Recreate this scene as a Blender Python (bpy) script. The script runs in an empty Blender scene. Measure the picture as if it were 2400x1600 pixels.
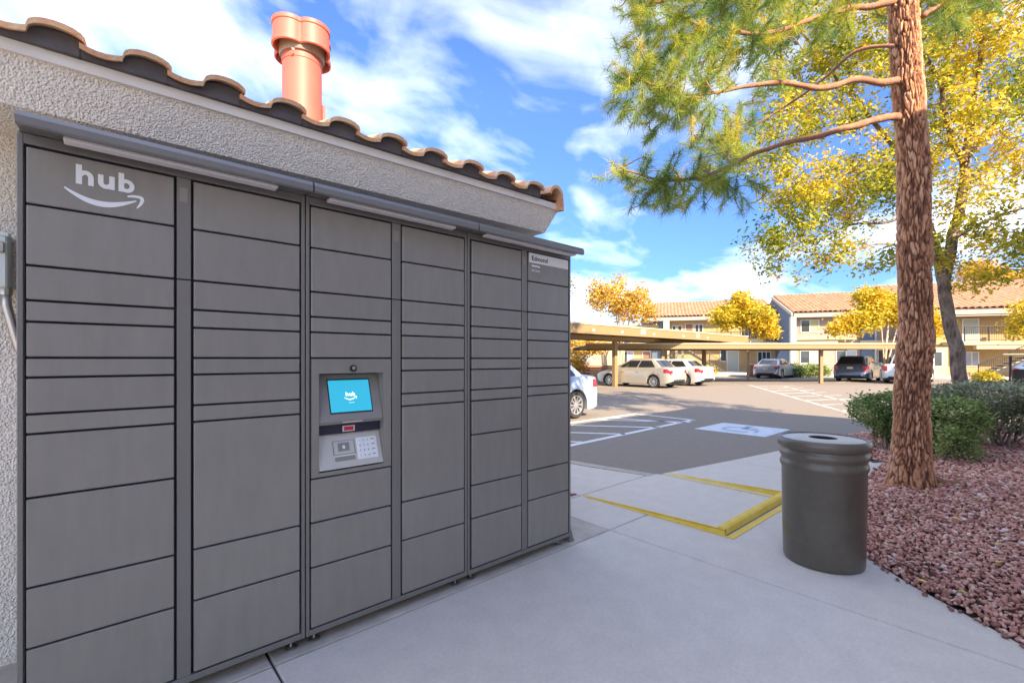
import bpy, bmesh, math, random
import numpy as np
from mathutils import Vector, Matrix, noise

R_ = math.radians
random.seed(7); rng = np.random.default_rng(11)
sc = bpy.context.scene
col = sc.collection

# ------------------------------------------------------------------ camera
F_PX, CX, HY, EYE = 1084.0, 1200.0, 841.0, 1.3          # on a 2400 x 1600 frame
cam_d = bpy.data.cameras.new('camera'); cam = bpy.data.objects.new('camera', cam_d); col.objects.link(cam)
cam_d.sensor_width = 36.0; cam_d.lens = 36.0*F_PX/2400.0; cam_d.shift_y = (HY-800)/2400.0
cam_d.clip_start = 0.05; cam_d.clip_end = 2000
YAW = R_(48.33)
cam.location = (0, 0, EYE); cam.rotation_euler = (R_(90), 0, YAW - R_(90))
sc.camera = cam

# ------------------------------------------------------------------ world
SUN_EL = R_(32.0); sun_u = Vector((0.25, 0.97, 0)).normalized()
w = bpy.data.worlds.new("World"); sc.world = w; w.use_nodes = True
nt = w.node_tree; nt.nodes.clear()
def N(t, **k):
    n = nt.nodes.new(t)
    for a, b in k.items(): setattr(n, a, b)
    return n
sky = N('ShaderNodeTexSky'); sky.sky_type = 'NISHITA'; sky.sun_disc = False
sky.sun_elevation = SUN_EL; sky.sun_rotation = math.atan2(-sun_u.x, -sun_u.y)
sky.air_density = 1.0; sky.dust_density = 0.1; sky.ozone_density = 3.2
hsv = N('ShaderNodeHueSaturation'); hsv.inputs['Hue'].default_value = 0.512; hsv.inputs['Saturation'].default_value = 1.16; hsv.inputs['Value'].default_value = 0.54
nt.links.new(sky.outputs[0], hsv.inputs['Color'])
tc = N('ShaderNodeTexCoord'); sep = N('ShaderNodeSeparateXYZ'); nt.links.new(tc.outputs['Generated'], sep.inputs[0])
def M(op, a, b=None, clamp=False):
    n = N('ShaderNodeMath', operation=op); n.use_clamp = clamp
    for i, v in enumerate((a, b)):
        if v is None: continue
        if isinstance(v, (int, float)): n.inputs[i].default_value = v
        else: nt.links.new(v, n.inputs[i])
    return n.outputs[0]
zz = M('ADD', M('MAXIMUM', sep.outputs[2], 0.0), 0.22)
cmb = N('ShaderNodeCombineXYZ')
nt.links.new(M('DIVIDE', sep.outputs[0], zz), cmb.inputs[0]); nt.links.new(M('DIVIDE', sep.outputs[1], zz), cmb.inputs[1])
mp = N('ShaderNodeMapping'); mp.inputs['Location'].default_value = (3.1, 1.7, 0.4); mp.inputs['Rotation'].default_value = (0, 0, R_(20)); mp.inputs['Scale'].default_value = (0.88, 1.12, 1)
nt.links.new(cmb.outputs[0], mp.inputs[0])
n1 = N('ShaderNodeTexNoise'); n1.inputs['Scale'].default_value = 1.25; n1.inputs['Detail'].default_value = 9; n1.inputs['Roughness'].default_value = 0.5; n1.inputs['Distortion'].default_value = 0.55
n2 = N('ShaderNodeTexNoise'); n2.inputs['Scale'].default_value = 4.5; n2.inputs['Detail'].default_value = 8; n2.inputs['Roughness'].default_value = 0.52; n2.inputs['Distortion'].default_value = 0.5
nt.links.new(mp.outputs[0], n1.inputs[0]); nt.links.new(mp.outputs[0], n2.inputs[0])
dens = M('ADD', M('MULTIPLY', n1.outputs[0], 0.78), M('MULTIPLY', n2.outputs[0], 0.22))
rampn = N('ShaderNodeValToRGB'); cr = rampn.color_ramp
cr.elements[0].position = 0.425; cr.elements[0].color = (0, 0, 0, 1)
cr.elements[1].position = 0.64; cr.elements[1].color = (0.95, 0.95, 0.95, 1)
e = cr.elements.new(0.53); e.color = (0.40, 0.40, 0.40, 1)
nt.links.new(dens, rampn.inputs[0])
mixc = N('ShaderNodeMixRGB'); mixc.inputs[2].default_value = (4.6, 4.65, 4.8, 1)
hz = M('MULTIPLY', rampn.outputs[0], M('ADD', 0.45, M('MULTIPLY', sep.outputs[2], 2.2), True)); nt.links.new(hz, mixc.inputs[0]); grd = N('ShaderNodeValToRGB'); nt.links.new(sep.outputs[2], grd.inputs[0])
grd.color_ramp.elements[0].position = 0.0; grd.color_ramp.elements[0].color = (0.34, 0.48, 0.72, 1)
grd.color_ramp.elements[1].position = 0.50; grd.color_ramp.elements[1].color = (1, 1, 1, 1)
eg = grd.color_ramp.elements.new(0.16); eg.color = (0.50, 0.62, 0.85, 1)
tin = N('ShaderNodeMixRGB', blend_type='MULTIPLY'); tin.inputs[0].default_value = 1.0
nt.links.new(hsv.outputs[0], tin.inputs[1]); nt.links.new(grd.outputs[0], tin.inputs[2]); nt.links.new(tin.outputs[0], mixc.inputs[1])
bg = N('ShaderNodeBackground'); bg.inputs['Strength'].default_value = 0.10
out = N('ShaderNodeOutputWorld')
nt.links.new(mixc.outputs[0], bg.inputs[0]); nt.links.new(bg.outputs[0], out.inputs[0])

sd = bpy.data.lights.new('sun', 'SUN'); sd.energy = 2.35; sd.angle = R_(0.5); sd.color = (1.0, 0.79, 0.55)
so = bpy.data.objects.new('sun', sd); col.objects.link(so)
sdir = Vector((sun_u.x*math.cos(SUN_EL), sun_u.y*math.cos(SUN_EL), -math.sin(SUN_EL)))
so.rotation_euler = sdir.to_track_quat('-Z', 'Y').to_euler(); so.location = (-10, -30, 30)

sc.view_settings.view_transform = 'Standard'; sc.view_settings.look = 'None'
sc.view_settings.exposure = 2.65; sc.view_settings.gamma = 1.0; sc.view_settings.use_curve_mapping = False

# ------------------------------------------------------------------ helpers
cV = Vector((math.cos(YAW), math.sin(YAW), 0)); cR = Vector((math.sin(YAW), -math.cos(YAW), 0))
def at(sx, sy, depth):
    """a real point `depth` metres ahead of the lens, read off the 2400 x 1600 photograph"""
    return cV*depth + cR*((sx-CX)/F_PX*depth) + Vector((0, 0, EYE + (HY-sy)/F_PX*depth))
def tag(o, label=None, cat=None, group=None, kind=None):
    if label: o['label'] = label
    if cat: o['category'] = cat
    if group: o['group'] = group
    if kind: o['kind'] = kind
    return o
def thing(name, label, cat, loc=(0, 0, 0), rz=0.0, group=None):
    o = bpy.data.objects.new(name, None); col.objects.link(o)
    o.location = loc; o.rotation_euler = (0, 0, rz); o.empty_display_size = 0.2
    return tag(o, label, cat, group)
def link(name, me, parent=None, loc=None, rz=0.0):
    o = bpy.data.objects.new(name, me); col.objects.link(o)
    if parent is not None: o.parent = parent
    if loc is not None: o.location = loc
    if rz: o.rotation_euler = (0, 0, rz)
    return o

class MB:
    def __init__(s): s.v = []; s.f = []
    def add(s, v, f):
        b = len(s.v); s.v += [tuple(p) for p in v]; s.f += [tuple(b+i for i in q) for q in f]; return s
    def box(s, x0, x1, y0, y1, z0, z1, b=0.0):
        if b <= 0:
            v = [(x, y, z) for z in (z0, z1) for y in (y0, y1) for x in (x0, x1)]
            return s.add(v, [(0, 2, 3, 1), (4, 5, 7, 6), (0, 1, 5, 4), (2, 6, 7, 3), (0, 4, 6, 2), (1, 3, 7, 5)])
        lo = (x0, y0, z0); hi = (x1, y1, z1); idx = {}; v = []
        for sx in (0, 1):
            for sy in (0, 1):
                for sz in (0, 1):
                    sg = (sx, sy, sz)
                    for a in range(3):
                        p = [0, 0, 0]
                        for k in range(3):
                            e_ = hi[k] if sg[k] else lo[k]
                            p[k] = e_ if k == a else (e_-b if sg[k] else e_+b)
                        idx[(sg, a)] = len(v); v.append(tuple(p))
        f = []
        for a in range(3):
            o1, o2 = [k for k in range(3) if k != a]
            for sg_a in (0, 1):
                loop = []
                for q1, q2 in ((0, 0), (1, 0), (1, 1), (0, 1)):
                    g = [0, 0, 0]; g[a] = sg_a; g[o1] = q1; g[o2] = q2; loop.append(idx[(tuple(g), a)])
                f.append(loop)
        for a in range(3):
            o1, o2 = [k for k in range(3) if k != a]
            for q1 in (0, 1):
                for q2 in (0, 1):
                    g0 = [0, 0, 0]; g0[o1] = q1; g0[o2] = q2; g1 = list(g0); g1[a] = 1
                    g0, g1 = tuple(g0), tuple(g1)
                    f.append([idx[(g0, o1)], idx[(g1, o1)], idx[(g1, o2)], idx[(g0, o2)]])
        for sx in (0, 1):
            for sy in (0, 1):
                for sz in (0, 1): f.append([idx[((sx, sy, sz), a)] for a in range(3)])
        return s.add(v, f)
    def poly(s, pts, z0, z1):
        n = len(pts)
        v = [(p[0], p[1], z0) for p in pts] + [(p[0], p[1], z1) for p in pts]
        return s.add(v, [tuple(range(n))[::-1], tuple(range(n, 2*n))] + [(i, (i+1) % n, n+(i+1) % n, n+i) for i in range(n)])
    def polyY(s, pts, y0, y1):
        n = len(pts); v = [(p[0], y0, p[1]) for p in pts] + [(p[0], y1, p[1]) for p in pts]
        return s.add(v, [tuple(range(n)), tuple(range(n, 2*n))[::-1]] + [(i, n+i, n+(i+1) % n, (i+1) % n) for i in range(n)])
    def polyX(s, pts, x0, x1):
        n = len(pts); v = [(x0, p[0], p[1]) for p in pts] + [(x1, p[0], p[1]) for p in pts]
        return s.add(v, [tuple(range(n))[::-1], tuple(range(n, 2*n))] + [(i, (i+1) % n, n+(i+1) % n, n+i) for i in range(n)])
    def lathe(s, prof, c=(0, 0, 0), n=32, cap0=False, cap1=False, axis='z', arc=None):
        v = []; f = []
        for r, z in prof:
            for k in range(n):
                a = 2*math.pi*k/n
                p = (r*math.cos(a), r*math.sin(a), z)
                if axis == 'x': p = (z, p[0], p[1])
                elif axis == 'y': p = (p[0], z, p[1])
                v.append((p[0]+c[0], p[1]+c[1], p[2]+c[2]))
        for i in range(len(prof)-1):
            for k in range(n):
                k2 = (k+1) % n; f.append((i*n+k, i*n+k2, (i+1)*n+k2, (i+1)*n+k))
        if cap0: f.append(tuple(range(n))[::-1])
        if cap1: f.append(tuple(range((len(prof)-1)*n, len(prof)*n)))
        return s.add(v, f)
    def cyl(s, c, r, z0, z1, n=16, axis='z', r1=None):
        return s.lathe([(r, z0), (r if r1 is None else r1, z1)], c, n, True, True, axis)
    def tube(s, pts, rad, n=8, caps=True):
        pts = [Vector(p) for p in pts]
        if isinstance(rad, (int, float)): rad = [rad]*len(pts)
        v = []; f = []; up = None
        for i, p in enumerate(pts):
            d = (pts[min(i+1, len(pts)-1)]-pts[max(i-1, 0)]).normalized()
            if up is None: up = Vector((0, 0, 1)) if abs(d.z) < 0.9 else Vector((1, 0, 0))
            a = d.cross(up)
            if a.length < 1e-4: a = d.cross(Vector((0, 1, 0)))
            a.normalize(); b = a.cross(d).normalized(); up = b
            for k in range(n):
                t = 2*math.pi*k/n; v.append(tuple(p+(a*math.cos(t)+b*math.sin(t))*rad[i]))
        for i in range(len(pts)-1):
            for k in range(n):
                k2 = (k+1) % n; f.append((i*n+k, i*n+k2, (i+1)*n+k2, (i+1)*n+k))
        if caps: f += [tuple(range(n))[::-1], tuple(range((len(pts)-1)*n, len(pts)*n))]
        return s.add(v, f)
    def mesh(s, name, mat, smooth=False, fix=True):
        me = bpy.data.meshes.new(name); me.from_pydata(s.v, [], s.f)
        if fix:
            bm = bmesh.new(); bm.from_mesh(me); bmesh.ops.recalc_face_normals(bm, faces=bm.faces); bm.to_mesh(me); bm.free()
        if smooth is not False:
            me.shade_smooth()
            if smooth is not True: me.set_sharp_from_angle(angle=R_(smooth))
        me.materials.append(mat); me.update(); return me
    def build(s, name, mat, parent=None, smooth=False, loc=None, rz=0.0, fix=True):
        return link(name, s.mesh(name, mat, smooth, fix), parent, loc, rz)

def np_mesh(name, v, f, mat, parent=None, attr=None, smooth=False):
    v = np.asarray(v, np.float32); f = np.asarray(f, np.int32); k = f.shape[1]
    me = bpy.data.meshes.new(name); me.vertices.add(len(v)); me.vertices.foreach_set('co', v.ravel())
    me.loops.add(f.size); me.loops.foreach_set('vertex_index', f.ravel())
    me.polygons.add(len(f)); me.polygons.foreach_set('loop_start', np.arange(0, f.size, k, dtype=np.int32))
    me.polygons.foreach_set('loop_total', np.full(len(f), k, np.int32))
    me.update(calc_edges=True)
    if attr is not None:
        at_ = me.attributes.new('tint', 'FLOAT', 'POINT'); at_.data.foreach_set('value', np.asarray(attr, np.float32))
    if smooth: me.shade_smooth()
    me.materials.append(mat)
    return link(name, me, parent)

# ------------------------------------------------------------------ materials
def rgb(c): return (c[0], c[1], c[2], 1)
def mat(name, c, rough=0.6, metal=0.0, var=0.0, vscale=6.0, bump=0.0, bscale=60.0, bdist=0.01, c2=None, vdetail=6,
        voro=False, spec=0.5, coat=0.0, stretch=None, emit=None, estr=1.0, trans=0.0, attr=False, ramp=None, transmission=0.0, dirt=0.0, rand=0.0):
    m = bpy.data.materials.new(name); m.use_nodes = True; t = m.node_tree; b = t.nodes['Principled BSDF']
    b.inputs['Base Color'].default_value = rgb(c); b.inputs['Roughness'].default_value = rough
    b.inputs['Metallic'].default_value = metal; b.inputs['Specular IOR Level'].default_value = spec
    b.inputs['Coat Weight'].default_value = coat; b.inputs['Coat Roughness'].default_value = 0.08
    b.inputs['Transmission Weight'].default_value = transmission
    L = t.links.new; co = t.nodes.new('ShaderNodeTexCoord').outputs['Object']
    if stretch:
        mpn = t.nodes.new('ShaderNodeMapping'); mpn.inputs['Scale'].default_value = stretch; L(co, mpn.inputs[0]); co = mpn.outputs[0]
    csock = None
    if attr:
        an = t.nodes.new('ShaderNodeAttribute'); an.attribute_name = 'tint'; fac = an.outputs['Fac']
        rp = t.nodes.new('ShaderNodeValToRGB'); L(fac, rp.inputs[0]); els = rp.color_ramp.elements
        els[0].position = ramp[0][0]; els[0].color = rgb(ramp[0][1]); els[1].position = ramp[-1][0]; els[1].color = rgb(ramp[-1][1])
        for p, cc in ramp[1:-1]:
            q = els.new(p); q.color = rgb(cc)
        csock = rp.outputs[0]
    elif var > 0 or c2:
        nn = t.nodes.new('ShaderNodeTexNoise'); nn.inputs['Scale'].default_value = vscale; nn.inputs['Detail'].default_value = vdetail
        nn.inputs['Roughness'].default_value = 0.6; L(co, nn.inputs[0])
        rp = t.nodes.new('ShaderNodeValToRGB'); L(nn.outputs[0], rp.inputs[0]); els = rp.color_ramp.elements
        els[0].position = 0.33; els[1].position = 0.67
        if c2: els[0].color = rgb(c); els[1].color = rgb(c2)
        else:
            els[0].color = rgb([x*(1-var) for x in c]); els[1].color = rgb([min(1, x*(1+var)) for x in c])
        csock = rp.outputs[0]
        if dirt > 0:
            nd = t.nodes.new('ShaderNodeTexNoise'); nd.inputs['Scale'].default_value = vscale*0.13; nd.inputs['Detail'].default_value = 7; L(co, nd.inputs[0])
            r2 = t.nodes.new('ShaderNodeValToRGB'); L(nd.outputs[0], r2.inputs[0]); r2.color_ramp.elements[0].position = 0.38; r2.color_ramp.elements[1].position = 0.62
            r2.color_ramp.elements[0].color = rgb([1-dirt]*3); r2.color_ramp.elements[1].color = (1, 1, 1, 1)
            mx = t.nodes.new('ShaderNodeMixRGB'); mx.blend_type = 'MULTIPLY'; mx.inputs[0].default_value = 1
            L(csock, mx.inputs[1]); L(r2.outputs[0], mx.inputs[2]); csock = mx.outputs[0]
    if rand > 0 and csock is not None:
        oi = t.nodes.new('ShaderNodeObjectInfo'); rr = t.nodes.new('ShaderNodeMapRange'); L(oi.outputs['Random'], rr.inputs[0])
        rr.inputs[3].default_value = 1-rand; rr.inputs[4].default_value = 1+rand*0.4
        hv = t.nodes.new('ShaderNodeHueSaturation'); L(rr.outputs[0], hv.inputs['Value']); L(csock, hv.inputs['Color']); csock = hv.outputs[0]
    if csock is not None: L(csock, b.inputs['Base Color'])
    if bump > 0:
        if voro:
            bn = t.nodes.new('ShaderNodeTexVoronoi'); bn.feature = 'SMOOTH_F1'; bn.inputs['Scale'].default_value = bscale
            no = t.nodes.new('ShaderNodeTexNoise'); no.inputs['Scale'].default_value = bscale*0.6; no.inputs['Detail'].default_value = 4; L(co, no.inputs[0])
            ad = t.nodes.new('ShaderNodeMath'); ad.operation = 'ADD'; L(bn.outputs['Distance'], ad.inputs[0]); L(no.outputs[0], ad.inputs[1]); hs = ad.outputs[0]
        else:
            bn = t.nodes.new('ShaderNodeTexNoise'); bn.inputs['Scale'].default_value = bscale; bn.inputs['Detail'].default_value = 5; hs = bn.outputs[0]
        L(co, bn.inputs['Vector'])
        bp = t.nodes.new('ShaderNodeBump'); bp.inputs['Strength'].default_value = bump; bp.inputs['Distance'].default_value = bdist
        L(hs, bp.inputs['Height']); L(bp.outputs[0], b.inputs['Normal'])
    if emit:
        b.inputs['Emission Color'].default_value = rgb(emit); b.inputs['Emission Strength'].default_value = estr
    if trans > 0:
        tr = t.nodes.new('ShaderNodeBsdfTranslucent'); mxs = t.nodes.new('ShaderNodeMixShader'); mxs.inputs[0].default_value = trans
        if csock is not None: L(csock, tr.inputs[0])
        else: tr.inputs[0].default_value = rgb(c)
        o_ = t.nodes['Material Output']; L(b.outputs[0], mxs.inputs[1]); L(tr.outputs[0], mxs.inputs[2]); L(mxs.outputs[0], o_.inputs[0])
    return m

m_conc = mat('concrete', (0.62, 0.58, 0.53), 0.88, var=0.06, vscale=55, bump=0.4, bscale=190, bdist=0.003, dirt=0.06)
m_conc2 = mat('concrete_old', (0.50, 0.46, 0.40), 0.9, var=0.12, vscale=9, bump=0.35, bscale=120, bdist=0.004, dirt=0.16)
m_asph = mat('asphalt', (0.25, 0.218, 0.182), 0.93, var=0.07, vscale=60, bump=0.5, bscale=260, bdist=0.004, dirt=0.08)
m_soil = mat('desert_soil', (0.30, 0.23, 0.16), 0.95, var=0.2, vscale=2)
m_soilred = mat('red_soil', (0.10, 0.055, 0.045), 0.95, var=0.3, vscale=20)
m_white = mat('white_road_paint', (0.72, 0.73, 0.74), 0.75, var=0.08, vscale=12, bump=0.2, bscale=200, bdist=0.003)
m_worn = mat('worn_white_paint', (0.64, 0.62, 0.58), 0.8, c2=(0.30, 0.28, 0.26), vscale=5)
m_isa = mat('worn_blue_white_paint', (0.66, 0.70, 0.74), 0.8, c2=(0.50, 0.58, 0.68), vscale=6)
m_isaw = mat('faded_blue_paint', (0.30, 0.40, 0.55), 0.8, c2=(0.45, 0.52, 0.62), vscale=9)
m_yel = mat('yellow_kerb_paint', (0.72, 0.50, 0.05), 0.7, c2=(0.80, 0.60, 0.12), vscale=9, bump=0.3, bscale=90, bdist=0.004)
m_stucco = mat('stucco', (0.88, 0.82, 0.72), 0.95, var=0.09, vscale=60, bump=1.0, bscale=140, bdist=0.0085, voro=True)
m_trim = mat('cream_trim', (0.82, 0.77, 0.69), 0.7, var=0.04, vscale=5)
m_darkfascia = mat('dark_birdstop', (0.11, 0.10, 0.10), 0.8, var=0.2, vscale=8)
m_tile = mat('clay_tile', (0.80, 0.36, 0.18), 0.85, c2=(0.86, 0.62, 0.36), vscale=16, bump=0.6, bscale=60, bdist=0.008, rand=0.22)
m_tilefar = mat('far_clay_tile', (0.28, 0.14, 0.085), 0.85, c2=(0.40, 0.24, 0.155), vscale=1.7, vdetail=12)
m_vent = mat('salmon_pipe_paint', (0.47, 0.13, 0.10), 0.55, var=0.06, vscale=5)
m_ventdark = mat('vent_galvanised_underside', (0.28, 0.25, 0.22), 0.5, metal=0.5)
m_lock = mat('locker_grey_enamel', (0.30, 0.282, 0.25), 0.42, metal=0.25, var=0.05, vscale=7, bump=0.04, bscale=400, bdist=0.001, stretch=(3.0, 1, 0.7), dirt=0.05, rand=0.04)
m_frame = mat('locker_frame_enamel', (0.225, 0.213, 0.195), 0.40, metal=0.3, var=0.04, vscale=2)
m_gap = mat('dark_recess', (0.025, 0.025, 0.03), 0.8)
m_canopy = mat('canopy_enamel', (0.24, 0.235, 0.23), 0.32, metal=0.45, var=0.04, vscale=2)
m_diff = mat('light_diffuser', (0.68, 0.66, 0.68), 0.4)
m_print = mat('white_print', (0.86, 0.87, 0.88), 0.5)
m_dprint = mat('black_print', (0.03, 0.03, 0.03), 0.5)
m_bezel = mat('screen_bezel_grey', (0.27, 0.255, 0.235), 0.5)
m_silver = mat('silver_panel', (0.62, 0.61, 0.57), 0.4, metal=0.4)
m_screen = mat('cyan_screen', (0.01, 0.10, 0.14), 0.15, emit=(0.02, 0.30, 0.46), estr=0.25)
m_screenw = mat('screen_white', (0.5, 0.5, 0.5), 0.3, emit=(0.85, 0.97, 1.0), estr=0.25)
m_screenl = mat('screen_pale_blue', (0.2, 0.3, 0.5), 0.3, emit=(0.30, 0.50, 0.80), estr=0.25)
m_red = mat('red_sticker', (0.55, 0.03, 0.06), 0.5)
m_pink = mat('white_sticker', (0.80, 0.62, 0.62), 0.5)
m_steel = mat('steel', (0.55, 0.54, 0.52), 0.35, metal=0.9)
m_galv = mat('pale_green_grey_enamel', (0.68, 0.75, 0.72), 0.5)
m_can = mat('can_bronze_enamel', (0.15, 0.132, 0.105), 0.33, metal=0.35, var=0.07, vscale=22, dirt=0.14, bump=0.05, bscale=30, bdist=0.002)
m_canlid = mat('can_lid_sky_sheen', (0.55, 0.54, 0.51), 0.38, metal=0.3)  # lighter than the can: sky reflection is put into the lid colour
m_black = mat('black_plastic', (0.02, 0.02, 0.022), 0.6)
m_rock = mat('lava_rock', (0.25, 0.1, 0.09), 0.9, attr=True, bump=0.6, bscale=90, bdist=0.006,
             ramp=[(0.0, (0.17, 0.07, 0.055)), (0.35, (0.45, 0.21, 0.16)), (0.65, (0.62, 0.34, 0.27)), (0.88, (0.72, 0.50, 0.42)), (1.0, (0.75, 0.63, 0.57))])
m_bark = mat('pine_bark', (0.3, 0.15, 0.1), 0.95, attr=True, bump=0.8, bscale=45, bdist=0.012,
             ramp=[(0.0, (0.05, 0.026, 0.018)), (0.18, (0.19, 0.08, 0.045)), (0.42, (0.52, 0.25, 0.13)), (0.68, (0.66, 0.42, 0.28)), (1.0, (0.72, 0.58, 0.46))])
m_branch = mat('pine_branch_bark', (0.27, 0.12, 0.07), 0.9, c2=(0.36, 0.20, 0.13), vscale=14, bump=0.7, bscale=50, bdist=0.01)
m_bark2 = mat('grey_brown_bark', (0.085, 0.055, 0.04), 0.95, c2=(0.36, 0.28, 0.22), vscale=16, bump=1.0, bscale=34, bdist=0.03, stretch=(1, 1, 0.35))
m_twig = mat('twig_bark', (0.20, 0.13, 0.09), 0.9, var=0.2, vscale=8)
m_palebark = mat('pale_crape_bark', (0.52, 0.40, 0.28), 0.8, var=0.15, vscale=6)
m_needle = mat('pine_needles', (0.1, 0.14, 0.04), 0.6, attr=True, trans=0.4,
               ramp=[(0.0, (0.10, 0.24, 0.10)), (0.4, (0.32, 0.44, 0.08)), (0.75, (0.58, 0.58, 0.07)), (1.0, (0.80, 0.62, 0.05))])
m_leafY = mat('yellow_green_leaves', (0.4, 0.35, 0.05), 0.55, attr=True, trans=0.45,
              ramp=[(0.0, (0.12, 0.19, 0.02)), (0.3, (0.32, 0.36, 0.03)), (0.6, (0.66, 0.55, 0.04)), (0.85, (0.78, 0.62, 0.05)), (1.0, (0.76, 0.48, 0.06))])
m_leafB = mat('bright_yellow_leaves', (0.5, 0.4, 0.03), 0.6, attr=True, trans=0.35,
              ramp=[(0.0, (0.10, 0.14, 0.015)), (0.25, (0.30, 0.30, 0.02)), (0.6, (0.62, 0.50, 0.03)), (1.0, (0.72, 0.48, 0.03))])
m_leafO = mat('amber_leaves', (0.5, 0.3, 0.03), 0.6, attr=True, trans=0.35,
              ramp=[(0.0, (0.28, 0.17, 0.03)), (0.4, (0.62, 0.40, 0.05)), (0.8, (0.78, 0.55, 0.10)), (1.0, (0.60, 0.28, 0.05))])
m_leafG = mat('green_shrub_leaves', (0.08, 0.13, 0.03), 0.5, attr=True, trans=0.25,
              ramp=[(0.0, (0.07, 0.11, 0.03)), (0.4, (0.19, 0.28, 0.07)), (0.8, (0.38, 0.46, 0.16)), (1.0, (0.54, 0.54, 0.26))])
m_leafS = mat('sage_shrub_leaves', (0.16, 0.18, 0.1), 0.6, attr=True, trans=0.25,
              ramp=[(0.0, (0.14, 0.14, 0.07)), (0.4, (0.30, 0.33, 0.19)), (0.8, (0.46, 0.50, 0.34)), (1.0, (0.55, 0.42, 0.28))])
m_wall_tan = mat('tan_stucco', (0.50, 0.43, 0.33), 0.95, var=0.05, vscale=2, bump=0.3, bscale=20)
m_wall_warm = mat('warm_yellow_stucco', (0.42, 0.30, 0.15), 0.95, var=0.05, vscale=2)
m_wall_grey = mat('warm_grey_stucco', (0.34, 0.28, 0.24), 0.95, var=0.05, vscale=2)
m_ftrim = mat('far_trim', (0.42, 0.37, 0.31), 0.8)
m_blue = mat('slate_blue_siding', (0.10, 0.14, 0.20), 0.8, var=0.08, vscale=2)
m_pale = mat('pale_column_paint', (0.40, 0.44, 0.38), 0.8)
m_band = mat('cream_slab_band', (0.48, 0.40, 0.26), 0.85)
m_glass = mat('dark_window_glass', (0.05, 0.06, 0.07), 0.08, spec=0.8)
m_glassl = mat('pale_curtained_glass', (0.34, 0.36, 0.42), 0.15, spec=0.8)
m_wframe = mat('window_frame_white', (0.66, 0.66, 0.62), 0.6)
m_door = mat('brown_door', (0.22, 0.12, 0.075), 0.6)
m_rail = mat('dark_rail', (0.045, 0.04, 0.04), 0.5)
m_brick = mat('red_brick', (0.34, 0.13, 0.08), 0.9, c2=(0.45, 0.22, 0.14), vscale=14)
m_carport = mat('carport_tan_paint', (0.27, 0.185, 0.085), 0.65, var=0.05, vscale=1.5)
m_plate = mat('pale_number_plate', (0.72, 0.66, 0.52), 0.6)
m_tyre = mat('tyre', (0.03, 0.03, 0.03), 0.85)
m_rim = mat('alloy_rim', (0.55, 0.56, 0.58), 0.3, metal=0.7)
m_cglass = mat('car_glass', (0.02, 0.025, 0.03), 0.04, spec=0.9)
m_tail = mat('tail_lamp_red', (0.38, 0.012, 0.02), 0.2, coat=0.6)
m_lampc = mat('clear_lamp', (0.7, 0.7, 0.72), 0.15, coat=0.6)
def paint(n, c, metal=0.3): return mat(n, c, 0.32, metal=metal, coat=0.7)

# ------------------------------------------------------------------ ground and lot
LOT = -0.12
g = MB(); g.box(-500, 500, -500, 500, LOT-0.5, LOT-0.012); tag(g.build('ground', m_soil), kind='structure')
g = MB(); g.poly([(4.3, 2.35), (8.5, 2.35), (12.2, 1.2), (12.6, 0.3), (12.2, -3.0), (11.5, -14), (62, -14), (62, 40), (-4, 40), (-4, 10), (4.2, 10)], LOT-0.2, LOT)
lot = tag(g.build('parking_lot', m_asph), kind='structure')

pave = bpy.data.objects.new('pavement', None); col.objects.link(pave); tag(pave, kind='structure')
GAP = 0.010
slabs = [
 [(-4, -5), (0.55, -5), (0.55, 2.14), (-4, 2.14)],
 [(0.55, -5), (2.9, -5), (2.9, 2.14), (0.55, 2.14)],
 [(2.9, -0.27), (3.14, 0.02), (3.49, 0.45), (3.76, 0.71), (4.25, 1.02), (4.8, 1.14), (4.8, 1.5), (3.46, 1.5), (3.46, 2.14), (2.9, 2.14)],
 [(2.9, 2.14), (3.46, 2.14), (3.46, 2.86), (2.9, 2.86)],
 [(-4, 2.14), (0.55, 2.14), (0.55, 3.1), (-4, 3.1)],
 [(0.55, 2.14), (2.9, 2.14), (2.9, 2.86), (2.4, 2.86), (2.4, 3.1), (0.55, 3.1)],
 [(2.4, 2.86), (3.42, 2.86), (3.42, 10), (2.4, 10)],
 [(3.42, 2.86), (4.55, 2.86), (4.42, 3.5), (4.3, 4.4), (4.2, 6), (4.2, 10), (3.42, 10)],
 [(3.46, 1.5), (4.8, 1.5), (4.75, 2.74), (4.7, 2.86), (3.46, 2.86)],
 [(4.8, 1.14), (6.0, 1.17), (6.0, 2.58), (4.76, 2.80)],
 [(6.0, 1.17), (7.35, 1.22), (7.3, 2.38), (6.0, 2.58)],
 [(7.35, 1.22), (8.1, 1.95), (8.3, 2.2), (7.3, 2.38)],
]
def inset(poly, d):
    n = len(poly); outp = []
    area = sum(poly[i][0]*poly[(i+1) % n][1]-poly[(i+1) % n][0]*poly[i][1] for i in range(n))
    sgn = 1 if area > 0 else -1
    for i in range(n):
        p0, p1, p2 = Vector(poly[i-1]), Vector(poly[i]), Vector(poly[(i+1) % n])
        a = (p1-p0).normalized(); b = (p2-p1).normalized()
        na = Vector((-a.y, a.x))*sgn; nb = Vector((-b.y, b.x))*sgn
        m_ = (na+nb); m_ = m_/max(0.3, m_.dot(na)); outp.append((p1.x+m_.x*d, p1.y+m_.y*d))
    return outp
g = MB()
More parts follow.
